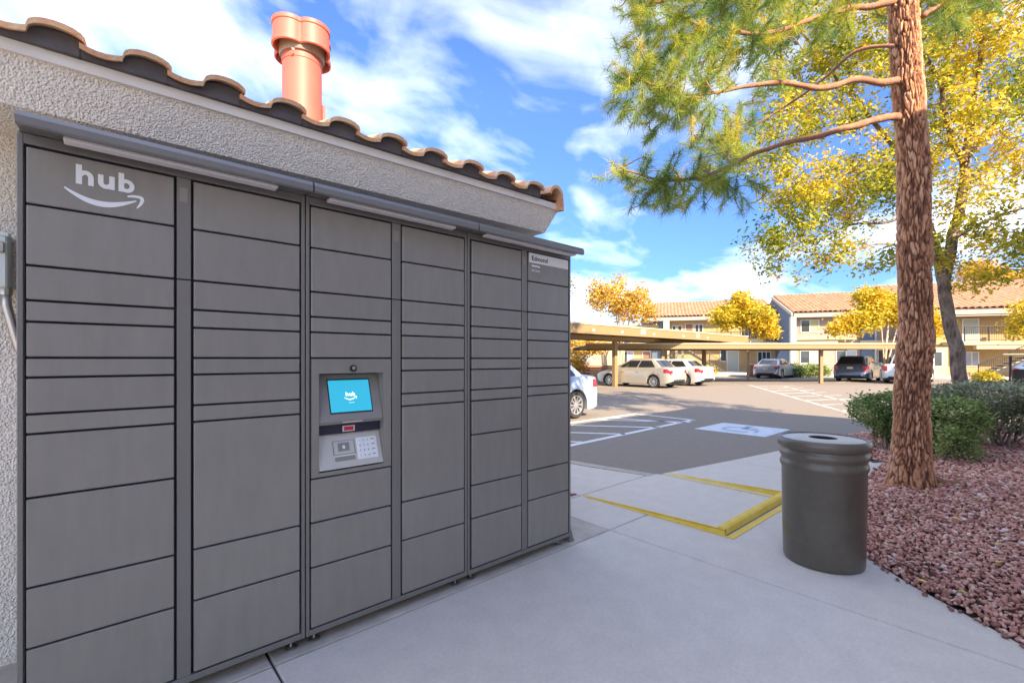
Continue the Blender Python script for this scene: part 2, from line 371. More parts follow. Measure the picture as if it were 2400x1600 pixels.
for s_ in slabs:
    i0 = inset(s_, GAP/2); i1 = inset(s_, GAP/2+0.006); n = len(s_)
    b = MB(); v = [(p[0], p[1], LOT-0.15) for p in i0]+[(p[0], p[1], -0.006) for p in i0]+[(p[0], p[1], 0.0) for p in i1]
    f = [(i, (i+1) % n, n+(i+1) % n, n+i) for i in range(n)]+[(n+i, n+(i+1) % n, 2*n+(i+1) % n, 2*n+i) for i in range(n)]+[tuple(range(2*n, 3*n))]
    b.add(v, f); b.build('concrete_slab', m_conc2 if s_ in (slabs[4], slabs[5]) else m_conc, pave)
g.poly([(-4, -5), (2.9, -5), (2.9, -0.3), (4.8, 1.1), (7.3, 1.2), (8.1, 2.1), (4.6, 2.7), (4.1, 6), (4.1, 9.9), (-4, 9.9)], LOT-0.1, -0.018)
g.build('joint_bed', mat('joint_filler', (0.05, 0.045, 0.04), 0.95), pave)

# painted yellow ramp kerb: raised tapering lips, with the paint carried on to the slab in front
yk = tag(bpy.data.objects.new('ramp_kerb', None), 'low yellow painted kerb outlining the sidewalk ramp beside the trash can', 'kerb'); col.objects.link(yk)
def lip(pts, wid, h0, h1, side, name='kerb_edge'):
    p0, p1 = Vector(pts[0]), Vector(pts[1]); d = (p1-p0).normalized(); nrm = Vector((-d.y, d.x))*side
    b = MB(); n = 8; v = []; f = []
    for i in range(n+1):
        t = i/n; p = p0.lerp(p1, t); h = h0+(h1-h0)*t
        for o_, z_ in ((0, 0.0), (0.012, h*0.8), (0.03, h), (wid-0.02, h), (wid, h*0.7), (wid+0.004, 0.0)):
            v.append((p.x+nrm.x*o_, p.y+nrm.y*o_, z_))
    for i in range(n):
        for k in range(5): f.append((i*6+k, i*6+k+1, (i+1)*6+k+1, (i+1)*6+k))
    f += [tuple(range(6)), tuple(range(n*6, n*6+6))]
    b.add(v, f); return b.build(name, m_yel, yk)
lip(((3.465, 2.84), (3.465, 1.5)), 0.032, 0.004, 0.045, -1)
lip(((3.465, 1.5), (4.86, 1.5)), 0.085, 0.045, 0.055, 1)
lip(((4.80, 2.74), (4.80, 1.5)), 0.035, 0.004, 0.05, 1)
b = MB(); b.poly([(3.415, 2.80), (3.415, 1.43), (4.9, 1.43), (4.9, 1.475), (3.438, 1.475), (3.43, 2.80)], 0.0015, 0.004); b.build('painted_strip', m_yel, yk)
b = MB(); b.poly([(4.725, 2.74), (4.715, 1.6), (4.745, 1.6), (4.745, 2.74)], 0.0015, 0.004); b.build('painted_strip', m_yel, yk)

# lot kerb along the walk
kb = MB(); pts = [(4.64, 2.82), (4.52, 3.5), (4.40, 4.4), (4.30, 6), (4.30, 10)]
kb.poly([(p[0]-0.085, p[1]) for p in pts]+[(p[0]+0.05, p[1]) for p in pts[::-1]], LOT-0.1, 0.0015)
kb.build('kerb_stone', m_conc2, pave)

# painted markings on the lot (flat print on the asphalt)
def line(p0, p1, wd, mt=m_white, name='painted_line', z=LOT):
    p0, p1 = Vector(p0), Vector(p1); d = (p1-p0).normalized(); n_ = Vector((-d.y, d.x))*wd/2
    b = MB(); b.poly([tuple(p0+n_), tuple(p0-n_), tuple(p1-n_), tuple(p1+n_)], z+0.001, z+0.005); return b.build(name, mt, lot)
line((5.0, 6.84), (10.28, 6.80), 0.11)
line((4.7, 4.98), (10.3, 5.25), 0.12)
line((10.30, 5.20), (10.32, 6.85), 0.11)
for xa in (4.9, 6.15, 7.4, 8.65): line((xa+1.25, 5.10), (xa, 6.75), 0.10)
line((9.62, 5.24), (9.2, 6.75), 0.10)
line((26.6, 10.35), (14.6, 3.15), 0.14, m_worn); line((26.2, 8.45), (18.3, 3.9), 0.12, m_worn)
for t in np.linspace(0.12, 0.95, 8):
    a = Vector((26.6, 10.35)).lerp(Vector((14.6, 3.15)), t); line(tuple(a), (a.x+2.2, a.y-1.1), 0.10, m_worn)
for xa in (19.0, 21.7, 24.4, 27.1): line((xa, 11.2), (xa, 16.5), 0.10, m_worn)
for k in range(5): line((30.5-0.6*k+3.0, 10.6-2.8*k), (30.5-0.6*k+7.6, 10.6-2.8*k), 0.10, m_worn)
isa = MB(); isa.poly([(9.02, 3.22), (10.36, 3.22), (10.36, 4.56), (9.02, 4.56)], LOT+0.001, LOT+0.005); isa.build('painted_symbol_panel', m_isa, lot)
b = MB(); zt = LOT+0.0095
def flat_ring(b, cx_, cy_, r0, r1, a0, a1, z, n=20):
    v = []; 
    for i in range(n+1):
        a = a0+(a1-a0)*i/n; v += [(cx_+r0*math.cos(a), cy_+r0*math.sin(a), z), (cx_+r1*math.cos(a), cy_+r1*math.sin(a), z)]
    b.add(v, [(2*i, 2*i+1, 2*i+3, 2*i+2) for i in range(n)])
flat_ring(b, 9.60, 3.90, 0.26, 0.34, R_(-10), R_(230), zt); flat_ring(b, 10.14, 3.92, 0, 0.075, 0, 2*math.pi, zt)
for p0, p1 in (((10.05, 3.92), (9.72, 3.90)), ((9.72, 3.90), (9.70, 3.60)), ((9.70, 3.60), (9.38, 3.52)), ((9.9, 3.92), (9.88, 3.66))):
    p0, p1 = Vector(p0), Vector(p1); d = (p1-p0).normalized(); n_ = Vector((-d.y, d.x))*0.035
    b.add([(q.x, q.y, zt) for q in (p0+n_, p0-n_, p1-n_, p1+n_)], [(0, 1, 2, 3)])
b.build('painted_wheelchair_symbol', m_isaw, lot)

# ------------------------------------------------------------------ gravel bed
BED = [(2.3, -3.4), (2.55, -0.75), (2.9, -0.28), (3.14, 0.01), (3.49, 0.44), (3.76, 0.70), (4.25, 1.01), (4.8, 1.13), (7.35, 1.21), (8.1, 1.95), (9.2, 2.15), (11.2, 1.45), (12.3, 0.55), (12.45, -0.4), (12.1, -3.4)]
def inpoly(x, y, poly):
    c = np.zeros(x.shape, bool); n = len(poly)
    for i in range(n):
        x0, y0 = poly[i]; x1, y1 = poly[(i+1) % n]
        m_ = ((y0 > y) != (y1 > y)) & (x < (x1-x0)*(y-y0)/((y1-y0) if y1 != y0 else 1e-9)+x0); c ^= m_
    return c
def edge_dist(x, y, poly):
    d = np.full(x.shape, 1e9); n = len(poly)
    for i in range(n):
        x0, y0 = poly[i]; x1, y1 = poly[(i+1) % n]; dx, dy = x1-x0, y1-y0
        t = np.clip(((x-x0)*dx+(y-y0)*dy)/(dx*dx+dy*dy), 0, 1); d = np.minimum(d, np.hypot(x-x0-t*dx, y-y0-t*dy))
    return d
def bed_z(x, y):
    d = edge_dist(x, y, BED); return 0.0+0.125*(1-np.exp(-d/0.9))+0.015*np.sin(x*2.3+1)*np.sin(y*2.9)
b = MB(); b.poly(BED, LOT-0.2, -0.03); bedo = b.build('gravel_bed_soil', m_soilred); tag(bedo, kind='structure')
kb = MB()
for p0, p1 in zip(BED[8:-1], BED[9:]):
    p0, p1 = Vector(p0), Vector(p1); d = (p1-p0).normalized(); n_ = Vector((-d.y, d.x))
    kb.poly([tuple(p0), tuple(p1+d*0.02), tuple(p1+d*0.02+n_*-0.15), tuple(p0+n_*-0.15)][::-1] if n_.dot(Vector((7, 0))-p0) > 0 else [tuple(p0), tuple(p1), tuple(p1+n_*0.15), tuple(p0+n_*0.15)], LOT-0.1, 0.0)
tag(kb.build('kerb', m_conc2), kind='structure')
gx, gy = np.meshgrid(np.arange(2.3, 12.5, 0.09), np.arange(-3.4, 2.2, 0.09)); gz = bed_z(gx, gy)-0.012
ny, nx = gx.shape; ins = inpoly(gx, gy, BED); gz = np.where(ins, gz, -0.03)
vv = np.stack([gx, gy, gz], -1).reshape(-1, 3); idx = np.arange(ny*nx).reshape(ny, nx)
okq = ins[:-1, :-1] & ins[1:, :-1] & ins[:-1, 1:] & ins[1:, 1:]
ff = np.stack([idx[:-1, :-1], idx[:-1, 1:], idx[1:, 1:], idx[1:, :-1]], -1)[okq]
np_mesh('soil_mound', vv, ff, m_soilred, bedo, smooth=True)
ico = bmesh.new(); bmesh.ops.create_icosphere(ico, subdivisions=1, radius=1.0)
iv = np.array([v_.co[:] for v_ in ico.verts]); ifc = np.array([[q.index for q in f_.verts] for f_ in ico.faces]); ico.free()
variants = []
for k in range(14):
    s_ = iv*rng.uniform(0.55, 1.25, (len(iv), 1)); s_ *= np.array([1.15, 0.85, 0.62]); variants.append(s_)
variants = np.array(variants)
def stones(name, spacing, size, cond, lift, parent=None):
    X, Y = np.meshgrid(np.arange(2.3, 12.5, spacing), np.arange(-3.4, 2.2, spacing))
    X = (X+rng.uniform(-.5, .5, X.shape)*spacing).ravel(); Y = (Y+rng.uniform(-.5, .5, Y.shape)*spacing).ravel()
    k = inpoly(X, Y, BED_S) & cond(X, Y); X, Y = X[k], Y[k]; n = len(X)
    sz = size*rng.uniform(0.65, 1.35, n); Z = bed_z(X, Y)+lift*rng.uniform(0, 1, n)
    a, bb, cc = rng.uniform(0, 2*np.pi, n), rng.normal(0, .45, n), rng.normal(0, .45, n)
    P = variants[rng.integers(0, len(variants), n)]*sz[:, None, None]
    def rot(P, i, j, t):
        c_, s_ = np.cos(t)[:, None], np.sin(t)[:, None]; Q = P.copy(); Q[..., i] = P[..., i]*c_-P[..., j]*s_; Q[..., j] = P[..., i]*s_+P[..., j]*c_; return Q
    P = rot(rot(rot(P, 1, 2, bb), 0, 2, cc), 0, 1, a)
    P += np.stack([X, Y, Z], -1)[:, None, :]
    fs = ifc[None]+(np.arange(n)*len(iv))[:, None, None]
    tint = np.clip(rng.normal(0.5, 0.24, n), 0, 1)
    o = np_mesh(name, P.reshape(-1, 3), fs.reshape(-1, 3), m_rock, parent, np.repeat(tint, len(iv)))
    return o
BED_S = inset(BED, -0.016)
dcam = lambda X, Y: np.hypot(X, Y)
gr = stones('lava_gravel', 0.024, 0.0160, lambda X, Y: dcam(X, Y) < 5.6, 0.016)
tag(gr, 'small angular red brown lava rock covering the planting bed', 'gravel', kind='stuff')
gr2 = stones('lava_gravel', 0.034, 0.023, lambda X, Y: dcam(X, Y) >= 5.6, 0.018)
tag(gr2, 'red brown lava rock of the far bed around pine and hedges', 'gravel', kind='stuff')
# a few stones spilled on the concrete edge
sp = MB()
for k in range(46):
    t = random.random(); i = random.randint(2, 5); p = Vector(BED[i]).lerp(Vector(BED[i+1]), t); q = Vector((-0.6, 0.75)).normalized()*random.uniform(0.005, 0.06)
    s_ = variants[k % 14]*0.015*random.uniform(.6, 1.3)+np.array([p.x+q.x, p.y+q.y, 0.008]); sp.add(s_.tolist(), ifc.tolist())
for k in range(70):
    s_ = variants[k % 14]*0.017*random.uniform(.6, 1.3)+np.array([random.uniform(3.02, 3.40), random.uniform(2.90, 3.06), 0.008]); sp.add(s_.tolist(), ifc.tolist())
m_sp = mat('spilled_rock', (0.24, 0.11, 0.095), 0.9, var=0.3, vscale=30)
tag(sp.build('spilled_gravel', m_sp, fix=False), 'loose lava pebbles spilled over the sidewalk edge', 'gravel', kind='stuff')
P_ = []
while len(P_) < 90:
    x, y = random.uniform(3.2, 9), random.uniform(-2, 1.6)
    if inpoly(np.array([x]), np.array([y]), BED)[0]: P_.append((x, y, float(bed_z(np.array([x]), np.array([y]))[0])+0.03))
th_ = rng.uniform(0, 6.28, len(P_)); V_ = []; F_ = []
for (x, y, z), t_ in zip(P_, th_):
    c_, s__ = math.cos(t_), math.sin(t_); n0 = len(V_)
    for a_, b_, h_ in ((0, 0, 0), (0.03, 0.013, 0.006), (0.06, 0, 0.004), (0.03, -0.013, 0.008)): V_.append((x+a_*c_-b_*s__, y+a_*s__+b_*c_, z+h_))
    F_.append((n0, n0+1, n0+2, n0+3))
fl = np_mesh('fallen_leaves', V_, F_, mat('fallen_leaf', (0.62, 0.47, 0.10), 0.7, var=0.3, vscale=3)); tag(fl, 'a few dry yellow leaves scattered over the lava rock', 'leaves', kind='stuff')
# ------------------------------------------------------------------ clubhouse behind the locker
ch = thing('clubhouse', 'cream stucco clubhouse with clay tile eave standing behind the grey parcel locker', 'building', (1.13, 2.49, 0), -0.035)
# local frame: x along the wall, y away from the camera
b = MB(); b.box(-6.2, 1.30, 0.36, 8.5, LOT-0.1, 2.33); b.build('wall', m_stucco, ch)
EB, ET, EM = 2.250, 2.413, 2.456
def hipbox(x1, y0, z0, x1b, y0b, z1, x0=-6.5, yb=9.0):
    # slab whose right end and front flare outwards from z0 to z1
    return [(x0, y0, z0), (x1, y0, z0), (x1, yb, z0), (x0, yb, z0), (x0, y0b, z1), (x1b, y0b, z1), (x1b, yb, z1), (x0, yb, z1)]
BF = [(0, 3, 2, 1), (4, 5, 6, 7), (0, 1, 5, 4), (1, 2, 6, 5), (2, 3, 7, 6), (3, 0, 4, 7)]
b = MB(); b.add(hipbox(1.375, 0.0, EB, 1.445, -0.07, ET), BF); b.build('eave_frieze', m_stucco, ch)
b = MB(); b.add(hipbox(1.455, -0.085, ET, 1.455, -0.085, EM), BF); b.build('eave_trim', m_trim, ch)

# roof planes under the tiles
PITCH = 0.30
b = MB(); zr = 2.50+PITCH*4.6
b.add([(-6.6, -0.10, 2.47), (1.42, -0.10, 2.47), (1.42, 9.1, 2.47), (-6.6, 9.1, 2.47), (-6.6, 4.5, zr-0.03), (-3.1, 4.5, zr-0.03)], [(0, 1, 5, 4), (1, 2, 5), (2, 3, 4, 5), (0, 4, 3), (0, 3, 2, 1)])
b.build('roof_deck', m_darkfascia, ch)
# S tile: pan then roll, 0.272 m wide, 0.42 m long
PW = 0.268; TL = 0.42
def s_prof(n=14):
    p = []
    for i in range(6): t = i/5; p.append((-0.01+0.125*t, -0.012*math.sin(math.pi*min(1, t*1.0))**0.9))   # pan
    p.append((0.118, 0.012)); 
    for i in range(1, 9):
        a = math.pi*(1-i/8.5); p.append((0.118+0.078+0.078*math.cos(a)*1.0, 0.012+0.033*math.sin(a)))
    return p
def tile_mesh(nm):
    pr = s_prof(); th = 0.019; b = MB(); v = []; n = len(pr)
    for (y, dz) in ((0.0, 0.0), (TL, 0.012)):
        for (x, z) in pr: v.append((x, y, z+dz+th))
        for (x, z) in pr: v.append((x, y, z+dz))
    f = []
    for i in range(n-1):
        f += [(i, i+1, 2*n+i+1, 2*n+i), (n+i, 3*n+i, 3*n+i+1, n+i+1), (i, n+i, n+i+1, i+1), (2*n+i, 2*n+i+1, 3*n+i+1, 3*n+i)]
    f += [(0, 2*n, 3*n, n), (n-1, 2*n-1, 4*n-1, 3*n-1)]
    b.add(v, f); return b.mesh(nm, m_tile, 50)
tm = tile_mesh('roof_tile')
pr = s_prof(); TX0 = 0.967
for i in range(27):
    xo = TX0-i*PW; b = MB(); P = [(xo+x, 2.478+z-0.002) for x, z in pr if x < PW-0.004]+[(xo+PW-0.0105, 2.478-0.005)]
    v = []; n = len(P)
    for y_ in (-0.108, -0.05):
        v += [(x, y_, EM+0.001) for x, z in P]+[(x, y_, z+(y_+0.135)*0.27) for x, z in P]
    f = []
    for k in range(n-1): f += [(k, k+1, n+k+1, n+k), (2*n+k, 3*n+k, 3*n+k+1, 2*n+k+1), (n+k, n+k+1, 3*n+k+1, 3*n+k), (k, 2*n+k, 2*n+k+1, k+1)]
    b.add(v, f); b.build('bird_stop', m_darkfascia, ch)
pa = math.atan(PITCH)
ncol = 27; x_last = 0.967
for j in range(2):
    for i in range(ncol):
        o = link('roof_tile', tm, ch)
        o.location = (x_last-i*PW+random.uniform(-.003, .003), -0.135+0.36*j*math.cos(pa)+random.uniform(-.004, .004), 2.478+0.36*j*math.sin(pa)+random.uniform(-.002, .002))
        o.rotation_euler = (pa-0.03, 0, random.uniform(-.006, .006))
# the remaining courses as one part
pr = s_prof(); v = []; f = []
for j in range(2, 12):
    for i in range(ncol):
        x0 = x_last-i*PW; y0 = -0.135+0.36*j*math.cos(pa); z0 = 2.478+0.36*j*math.sin(pa)
        if x0 > 1.4-y0*0.95: continue
        bs = len(v)
        for (dy, dz) in ((0, 0.0), (TL*math.cos(pa-.03), TL*math.sin(pa-.03))):
            for (x, z) in pr: v.append((x0+x, y0+dy, z0+z+dz+0.015))
        n = len(pr); f += [(bs+q, bs+q+1, bs+n+q+1, bs+n+q) for q in range(n-1)]
b = MB(); b.add(v, f); tag(b.build('upper_tile_courses', m_tile, ch, smooth=50, fix=False), kind='stuff')
# rake tile closing the right corner of the eave
v = []; n = 10
for y_ in (-0.15, 0.42):
    for k in range(n+1):
        a = math.pi*0.95*(1-k/n)-0.1
        for r in (0.07, 0.053): v.append((1.355+r*math.cos(a)*1.05, y_, 2.468+r*math.sin(a)*1.35+(y_+0.15)*PITCH*0.4+(-0.07 if k >= 9 else 0)))
q = 2*(n+1); f = []
for k in range(n):
    f += [(2*k, 2*k+2, q+2*k+2, q+2*k), (2*k+1, q+2*k+1, q+2*k+3, 2*k+3), (2*k, 2*k+1, 2*k+3, 2*k+2), (q+2*k, q+2*k+2, q+2*k+3, q+2*k+1)]
b = MB(); b.add(v, f); b.build('rake_tile', m_tile, ch, smooth=50)

# roof vent: salmon painted flue with a lobed wind cap
VX, VY = 1.24-1.13-0.05, 4.0-2.49
b = MB(); b.lathe([(0.150, 2.85), (0.150, 3.70), (0.155, 3.703), (0.155, 3.74), (0.150, 3.743), (0.150, 3.84)], (VX, VY, 0), 40, False, True)
vp = b.build('roof_vent', m_vent, ch, smooth=40); vp['label'] = 'salmon painted round flue with lobed cap rising above the tiles'
def lobes(r0, lob, z0, z1, n=96, ph=0.0):
    pr = []
    for k in range(n):
        a = 2*math.pi*k/n; t = abs(math.sin(2*(a-ph))); r = r0+lob*(t**0.8)
        pr.append((r*math.cos(a), r*math.sin(a)))
    return pr
cap = MB(); n = 96
rings = [(3.795, 0), (3.80, 0.012), (3.835, 0.012), (3.84, 0.004), (3.955, 0.004), (3.96, 0.012), (3.99, 0.012), (3.995, 0.0)]
v = []
for z_, dr in rings: v += [(VX+x, VY+y, z_-0.01) for x, y in lobes(0.176+dr, 0.062, 0, 0, n, R_(70))]
v += [(VX+x, VY+y, 3.80) for x, y in lobes(0.166, 0.062, 0, 0, n, R_(70))]; v += [(VX+x, VY+y, 3.975) for x, y in lobes(0.166, 0.062, 0, 0, n, R_(70))]
nr = len(rings); f = []
for i in range(nr-1):
    for k in range(n): f.append((i*n+k, i*n+(k+1) % n, (i+1)*n+(k+1) % n, (i+1)*n+k))
for k in range(n): k2 = (k+1) % n; f += [(k, nr*n+k, nr*n+k2, k2), (nr*n+k, (nr+1)*n+k, (nr+1)*n+k2, nr*n+k2)]
f.append(tuple(range((nr-1)*n, nr*n))); f.append(tuple(range((nr+1)*n, (nr+2)*n)))
cap.add(v, f); cap.build('vent_cap', m_vent, vp, smooth=50)
b = MB(); b.lathe([(0.151, 3.755), (0.165, 3.755), (0.175, 3.78), (0.175, 3.90), (0.151, 3.91)], (VX, VY, 0), 40); b.build('cap_collar', m_ventdark, vp, smooth=40)
b = MB(); b.box(VX+0.15, VX+0.175, VY-0.04, VY+0.02, 3.26, 3.43, 0.004); b.build('seam_clip', m_vent, vp)
b = MB(); b.box(VX-0.12, VX-0.1, VY-0.155, VY-0.15, 3.72, 3.735); b.build('rivet_tab', m_ventdark, vp)

# meter box left of the locker
eb = thing('electrical_box', 'pale green grey electrical box on the stucco wall left of the locker', 'electrical box', (0, 0, 0))
b = MB(); b.box(-0.62, -0.282, 2.76, 2.905, 1.59, 1.80, 0.006); b.build('housing', m_galv, eb)
b = MB(); b.box(-0.63, -0.276, 2.755, 2.91, 1.795, 1.812, 0.003); b.build('hood', m_galv, eb)
b = MB(); b.box(-0.36, -0.288, 2.742, 2.762, 1.728, 1.77, 0.004); b.build('latch', m_steel, eb)
b = MB(); b.tube([(-0.295, 2.83, 1.60), (-0.290, 2.83, 1.52), (-0.262, 2.83, 1.38), (-0.225, 2.83, 1.24), (-0.222, 2.83, 0.0)], 0.017, 10); cn = b.build('conduit', m_steel, eb, smooth=True)
b = MB(); b.cyl((-0.295, 2.83, 0), 0.023, 1.565, 1.592, 12); b.build('conduit_nut', m_steel, cn)

# ------------------------------------------------------------------ parcel locker
LK = thing('parcel_locker', 'long dark grey steel parcel locker bank with hub logo and touch screen', 'parcel locker', (0, 2.18, 0))
# local: front plane y = 0, x world
ZT, ZB = 2.035, 0.045
mods = [(-0.202, 0.689), (0.694, 1.589), (1.594, 2.495)]
cols = [(-0.183, 0.213, 0), (0.270, 0.668, 0), (0.713, 1.111, 1), (1.171, 1.569, 1), (1.620, 2.018, 2), (2.076, 2.470, 2)]
A = [1.995, 1.806, 1.606, 1.492, 1.422, 1.304, 1.239, 1.119, 1.054]
rows = [A+[0.845, 0.552, 0.353, 0.075], A+[0.556, 0.356, 0.075], A[:6]+[0.753, 0.553, 0.350, 0.075],
        A+[0.556, 0.356, 0.075], A+[0.856, 0.560, 0.366, 0.075], A+[0.572, 0.378, 0.075]]
rows[5][7] = 1.121; rows[5][8] = 1.060
mull = [(0.219, 0.264), (1.117, 1.165), (2.024, 2.070)]
for k, (x0, x1) in enumerate(mods):
    b = MB()
    if k != 1: b.box(x0, x1, 0.02, 0.56, 0.05, 2.03)
    else:
        b.box(x0, 0.738, 0.02, 0.56, 0.05, 2.03); b.box(1.080, x1, 0.02, 0.56, 0.05, 2.03)
        b.box(0.738, 1.080, 0.02, 0.56, 0.05, 0.765); b.box(0.738, 1.080, 0.02, 0.56, 1.243, 2.03); b.box(0.738, 1.080, 0.13, 0.56, 0.765, 1.243)
    b.build('cabinet', m_gap if False else m_frame, LK)
    b = MB()
    b.box(x0, x0+0.015, -0.004, 0.02, ZB, ZT, 0.002); b.box(x1-0.015, x1, -0.004, 0.02, ZB, ZT, 0.002)
    b.box(x0+0.015, x1-0.015, -0.004, 0.02, 2.001, ZT, 0.002); b.box(x0+0.015, x1-0.015, -0.004, 0.02, ZB, 0.070, 0.002)
    b.build('cabinet_frame', m_frame, LK)
    m0, m1 = mull[k]
    b = MB(); b.box(m0, m1, -0.003, 0.02, 1.6085, 2.000, 0.002); p_ = b.build('mullion', m_frame, LK)
    q = MB(); q.box(m0+0.008, m1-0.010, -0.0045, -0.002, 1.905, 1.960, 0.001); q.build('cover_plate', m_lock, p_)
    b = MB(); b.box(m0, m1, -0.003, 0.02, 0.071, 1.6045, 0.002); b.build('mullion', m_frame, LK)
    b = MB()
    if k != 1: b.box(x0+0.018, x1-0.018, 0.012, 0.019, 0.072, 2.0)
    else:
        for q4 in ((x0+0.018, 0.740, 0.072, 2.0), (1.078, x1-0.018, 0.072, 2.0), (0.740, 1.078, 0.072, 0.767), (0.740, 1.078, 1.241, 2.0)): b.box(q4[0], q4[1], 0.012, 0.019, q4[2], q4[3])
    b.build('recess_liner', m_gap, LK)
GZ = 0.0075
for ci, (x0, x1, mk) in enumerate(cols):
    rw = rows[ci]
    for ri in range(len(rw)-1):
        zt, zb = rw[ri]-GZ/2, rw[ri+1]+GZ/2
        if ci == 2 and ri == 5: continue
        b = MB(); b.box(x0+0.003, x1-0.003, -0.006+random.uniform(-.0012, .0008), 0.011, zb, zt, 0.0025)
        o = b.build('locker_door', m_lock, LK)
        if ci == 0 and ri == 0: logo_door = o; o['label'] = 'top left door carrying the white hub logo'
        if ci == 5 and ri == 0: name_door = o; o['label'] = 'top right door with the pale name strip'
# canopies
for k, (x0, x1) in enumerate([(-0.197, 0.688), (0.692, 1.588), (1.592, 2.508)]):
    b = MB()
    prof = [(-0.112, 2.022), (-0.118, 2.027), (-0.118, 2.048), (-0.108, 2.066), (0.575, 2.115), (0.575, 2.036), (-0.012, 2.036), (-0.012, 2.040), (-0.092, 2.030), (-0.096, 2.022)]
    b.polyX(prof, x0+0.0015, x1-0.0015); cp = b.build('canopy', m_canopy, LK)
    q = MB(); xa, xb = ((-0.09, 0.556), (0.772, 1.455), (1.672, 2.455))[k]
    q.box(xa, xb, -0.086, -0.040, 2.013, 2.026, 0.002); q.build('light_strip', m_diff, cp)
# feet
for fx in (-0.15, 0.64, 0.74, 1.53, 1.64, 2.40):
    b = MB(); b.cyl((fx, 0.035, 0), 0.006, 0.012, 0.06, 10); ft = b.build('levelling_foot', m_steel, LK, smooth=40)
    q = MB(); q.lathe([(0.024, 0.002), (0.026, 0.006), (0.018, 0.011), (0.007, 0.013)], (fx, 0.035, 0), 20, True, True); q.build('foot_pad', m_steel, ft, smooth=40)
b = MB(); b.polyX([(0.0, 0.0), (0.08, 0.0), (0.08, 0.11), (0.0, 0.11)], 2.488, 2.499); b.polyX([(0.0, 0.0), (0.08, 0.0), (0.08, 0.012), (0.0, 0.012)], 2.499, 2.535)
b.add([(2.499, 0.0, 0.012), (2.532, 0.0, 0.012), (2.499, 0.0, 0.10), (2.499, 0.006, 0.012), (2.532, 0.006, 0.012), (2.499, 0.006, 0.10)], [(0, 1, 2), (3, 5, 4), (0, 3, 4, 1), (1, 4, 5, 2), (0, 2, 5, 3)])
b.build('anchor_bracket', m_frame, LK)
b = MB(); b.box(-0.255, -0.203, 0.0, 0.08, 0.0, 0.10, 0.002); b.build('anchor_bracket', m_frame, LK)

# lettering helpers: flat shapes in x-z, facing -y
def stroke(b, pts, wd, y, close=False):
    pts = [Vector(p) for p in pts]; n = len(pts); v = []
    for i, p in enumerate(pts):
        d = (pts[min(i+1, n-1)]-pts[max(i-1, 0)]).normalized(); nn = Vector((-d.y, d.x))
        ww = wd[i]/2 if isinstance(wd, (list, tuple)) else wd/2
        a, c = p+nn*ww, p-nn*ww; v += [(a.x, y, a.y), (c.x, y, c.y)]
    b.add(v, [(2*i, 2*i+1, 2*i+3, 2*i+2) for i in range(n-1)])
def arc(cx_, cz, rx, rz, a0, a1, n=14): return [(cx_+rx*math.cos(R_(a0+(a1-a0)*i/n)), cz+rz*math.sin(R_(a0+(a1-a0)*i/n))) for i in range(n+1)]
def hub_logo(x, z, s, y, mt, parent):
    """lettering 'hub' with the curved arrow, baseline origin at (x, z); s = ascender height"""
    T = lambda P: [(x+p[0]*s, z+p[1]*s) for p in P]; wd = 0.235*s; e_ = 0.0
    b = MB()
    stroke(b, T([(0.12, 0), (0.12, 1.0)]), wd, y); stroke(b, T(arc(0.37, 0.40, 0.205, 0.235, 165, 0)+[(0.575, 0)]), wd*0.93, y-0.0001)
    b.build('logo_letter', mt, parent)
    b = MB(); o1 = 0.84
    stroke(b, T([(o1+0.115, 0.70), (o1+0.115, 0.32)]+arc(o1+0.32, 0.30, 0.205, 0.20, 180, 345)), wd*0.93, y); stroke(b, T([(o1+0.56, 0), (o1+0.56, 0.70)]), wd*0.95, y-0.0001)
    b.build('logo_letter', mt, parent)
    b = MB(); o2 = 1.66
    stroke(b, T([(o2+0.12, 0), (o2+0.12, 1.0)]), wd, y); stroke(b, T(arc(o2+0.33, 0.345, 0.235, 0.255, 165, -165, 26)), wd*0.88, y-0.0001)
    b.build('logo_letter', mt, parent)
    b = MB(); n = 26; P = []; W = []
    for i in range(n+1):
        t = i/n; P.append((-0.42+2.83*t, -0.285-0.60*math.sin(math.pi*(t**0.93))*0.86-0.05*t*1.6)); W.append(s*(0.05+0.24*math.sin(math.pi*min(1, t*0.94+0.04))**1.0))
    stroke(b, T(P), W, y)
    b.build('logo_smile', mt, parent)
    b = MB(); stroke(b, T([(2.03, -0.20), (2.30, -0.13), (2.56, -0.13), (2.66, -0.18)]), [0.09*s, 0.14*s, 0.15*s, 0.16*s], y); stroke(b, T([(2.63, -0.14), (2.66, -0.30), (2.58, -0.52), (2.42, -0.76)]), [0.17*s, 0.17*s, 0.13*s, 0.05*s], y-0.0001)
    b.build('logo_arrow', mt, parent)
hub_logo(-0.063, 1.900, 0.067, -0.0076, m_print, logo_door)
def text(s, x, z, h, y, mt, parent, name, bold=0.0, sx=1.0):
    c = bpy.data.curves.new(name, 'FONT'); c.body = s; c.size = h*1.4; c.offset = bold; c.resolution_u = 3
    o = bpy.data.objects.new(name, c); col.objects.link(o); dg = bpy.context.evaluated_depsgraph_get()
    me = bpy.data.meshes.new_from_object(o.evaluated_get(dg)); bpy.data.objects.remove(o); bpy.data.curves.remove(c)
    me.materials.clear(); me.materials.append(mt)
    q = np.empty(len(me.vertices)*3); me.vertices.foreach_get('co', q); q = q.reshape(-1, 3); q2 = q.copy()
    q2[:, 0] = x+q[:, 0]*sx; q2[:, 1] = y; q2[:, 2] = z+q[:, 1]; me.vertices.foreach_set('co', q2.ravel()); me.update()
    return link(name, me, parent)
b = MB(); b.box(2.083, 2.462, -0.0085, -0.0055, 1.929, 1.9925); b.build('name_strip', m_print, name_door)
text('Edmond', 2.104, 1.945, 0.030, -0.0088, m_dprint, name_door, 'name_lettering', 0.0012, 1.08)
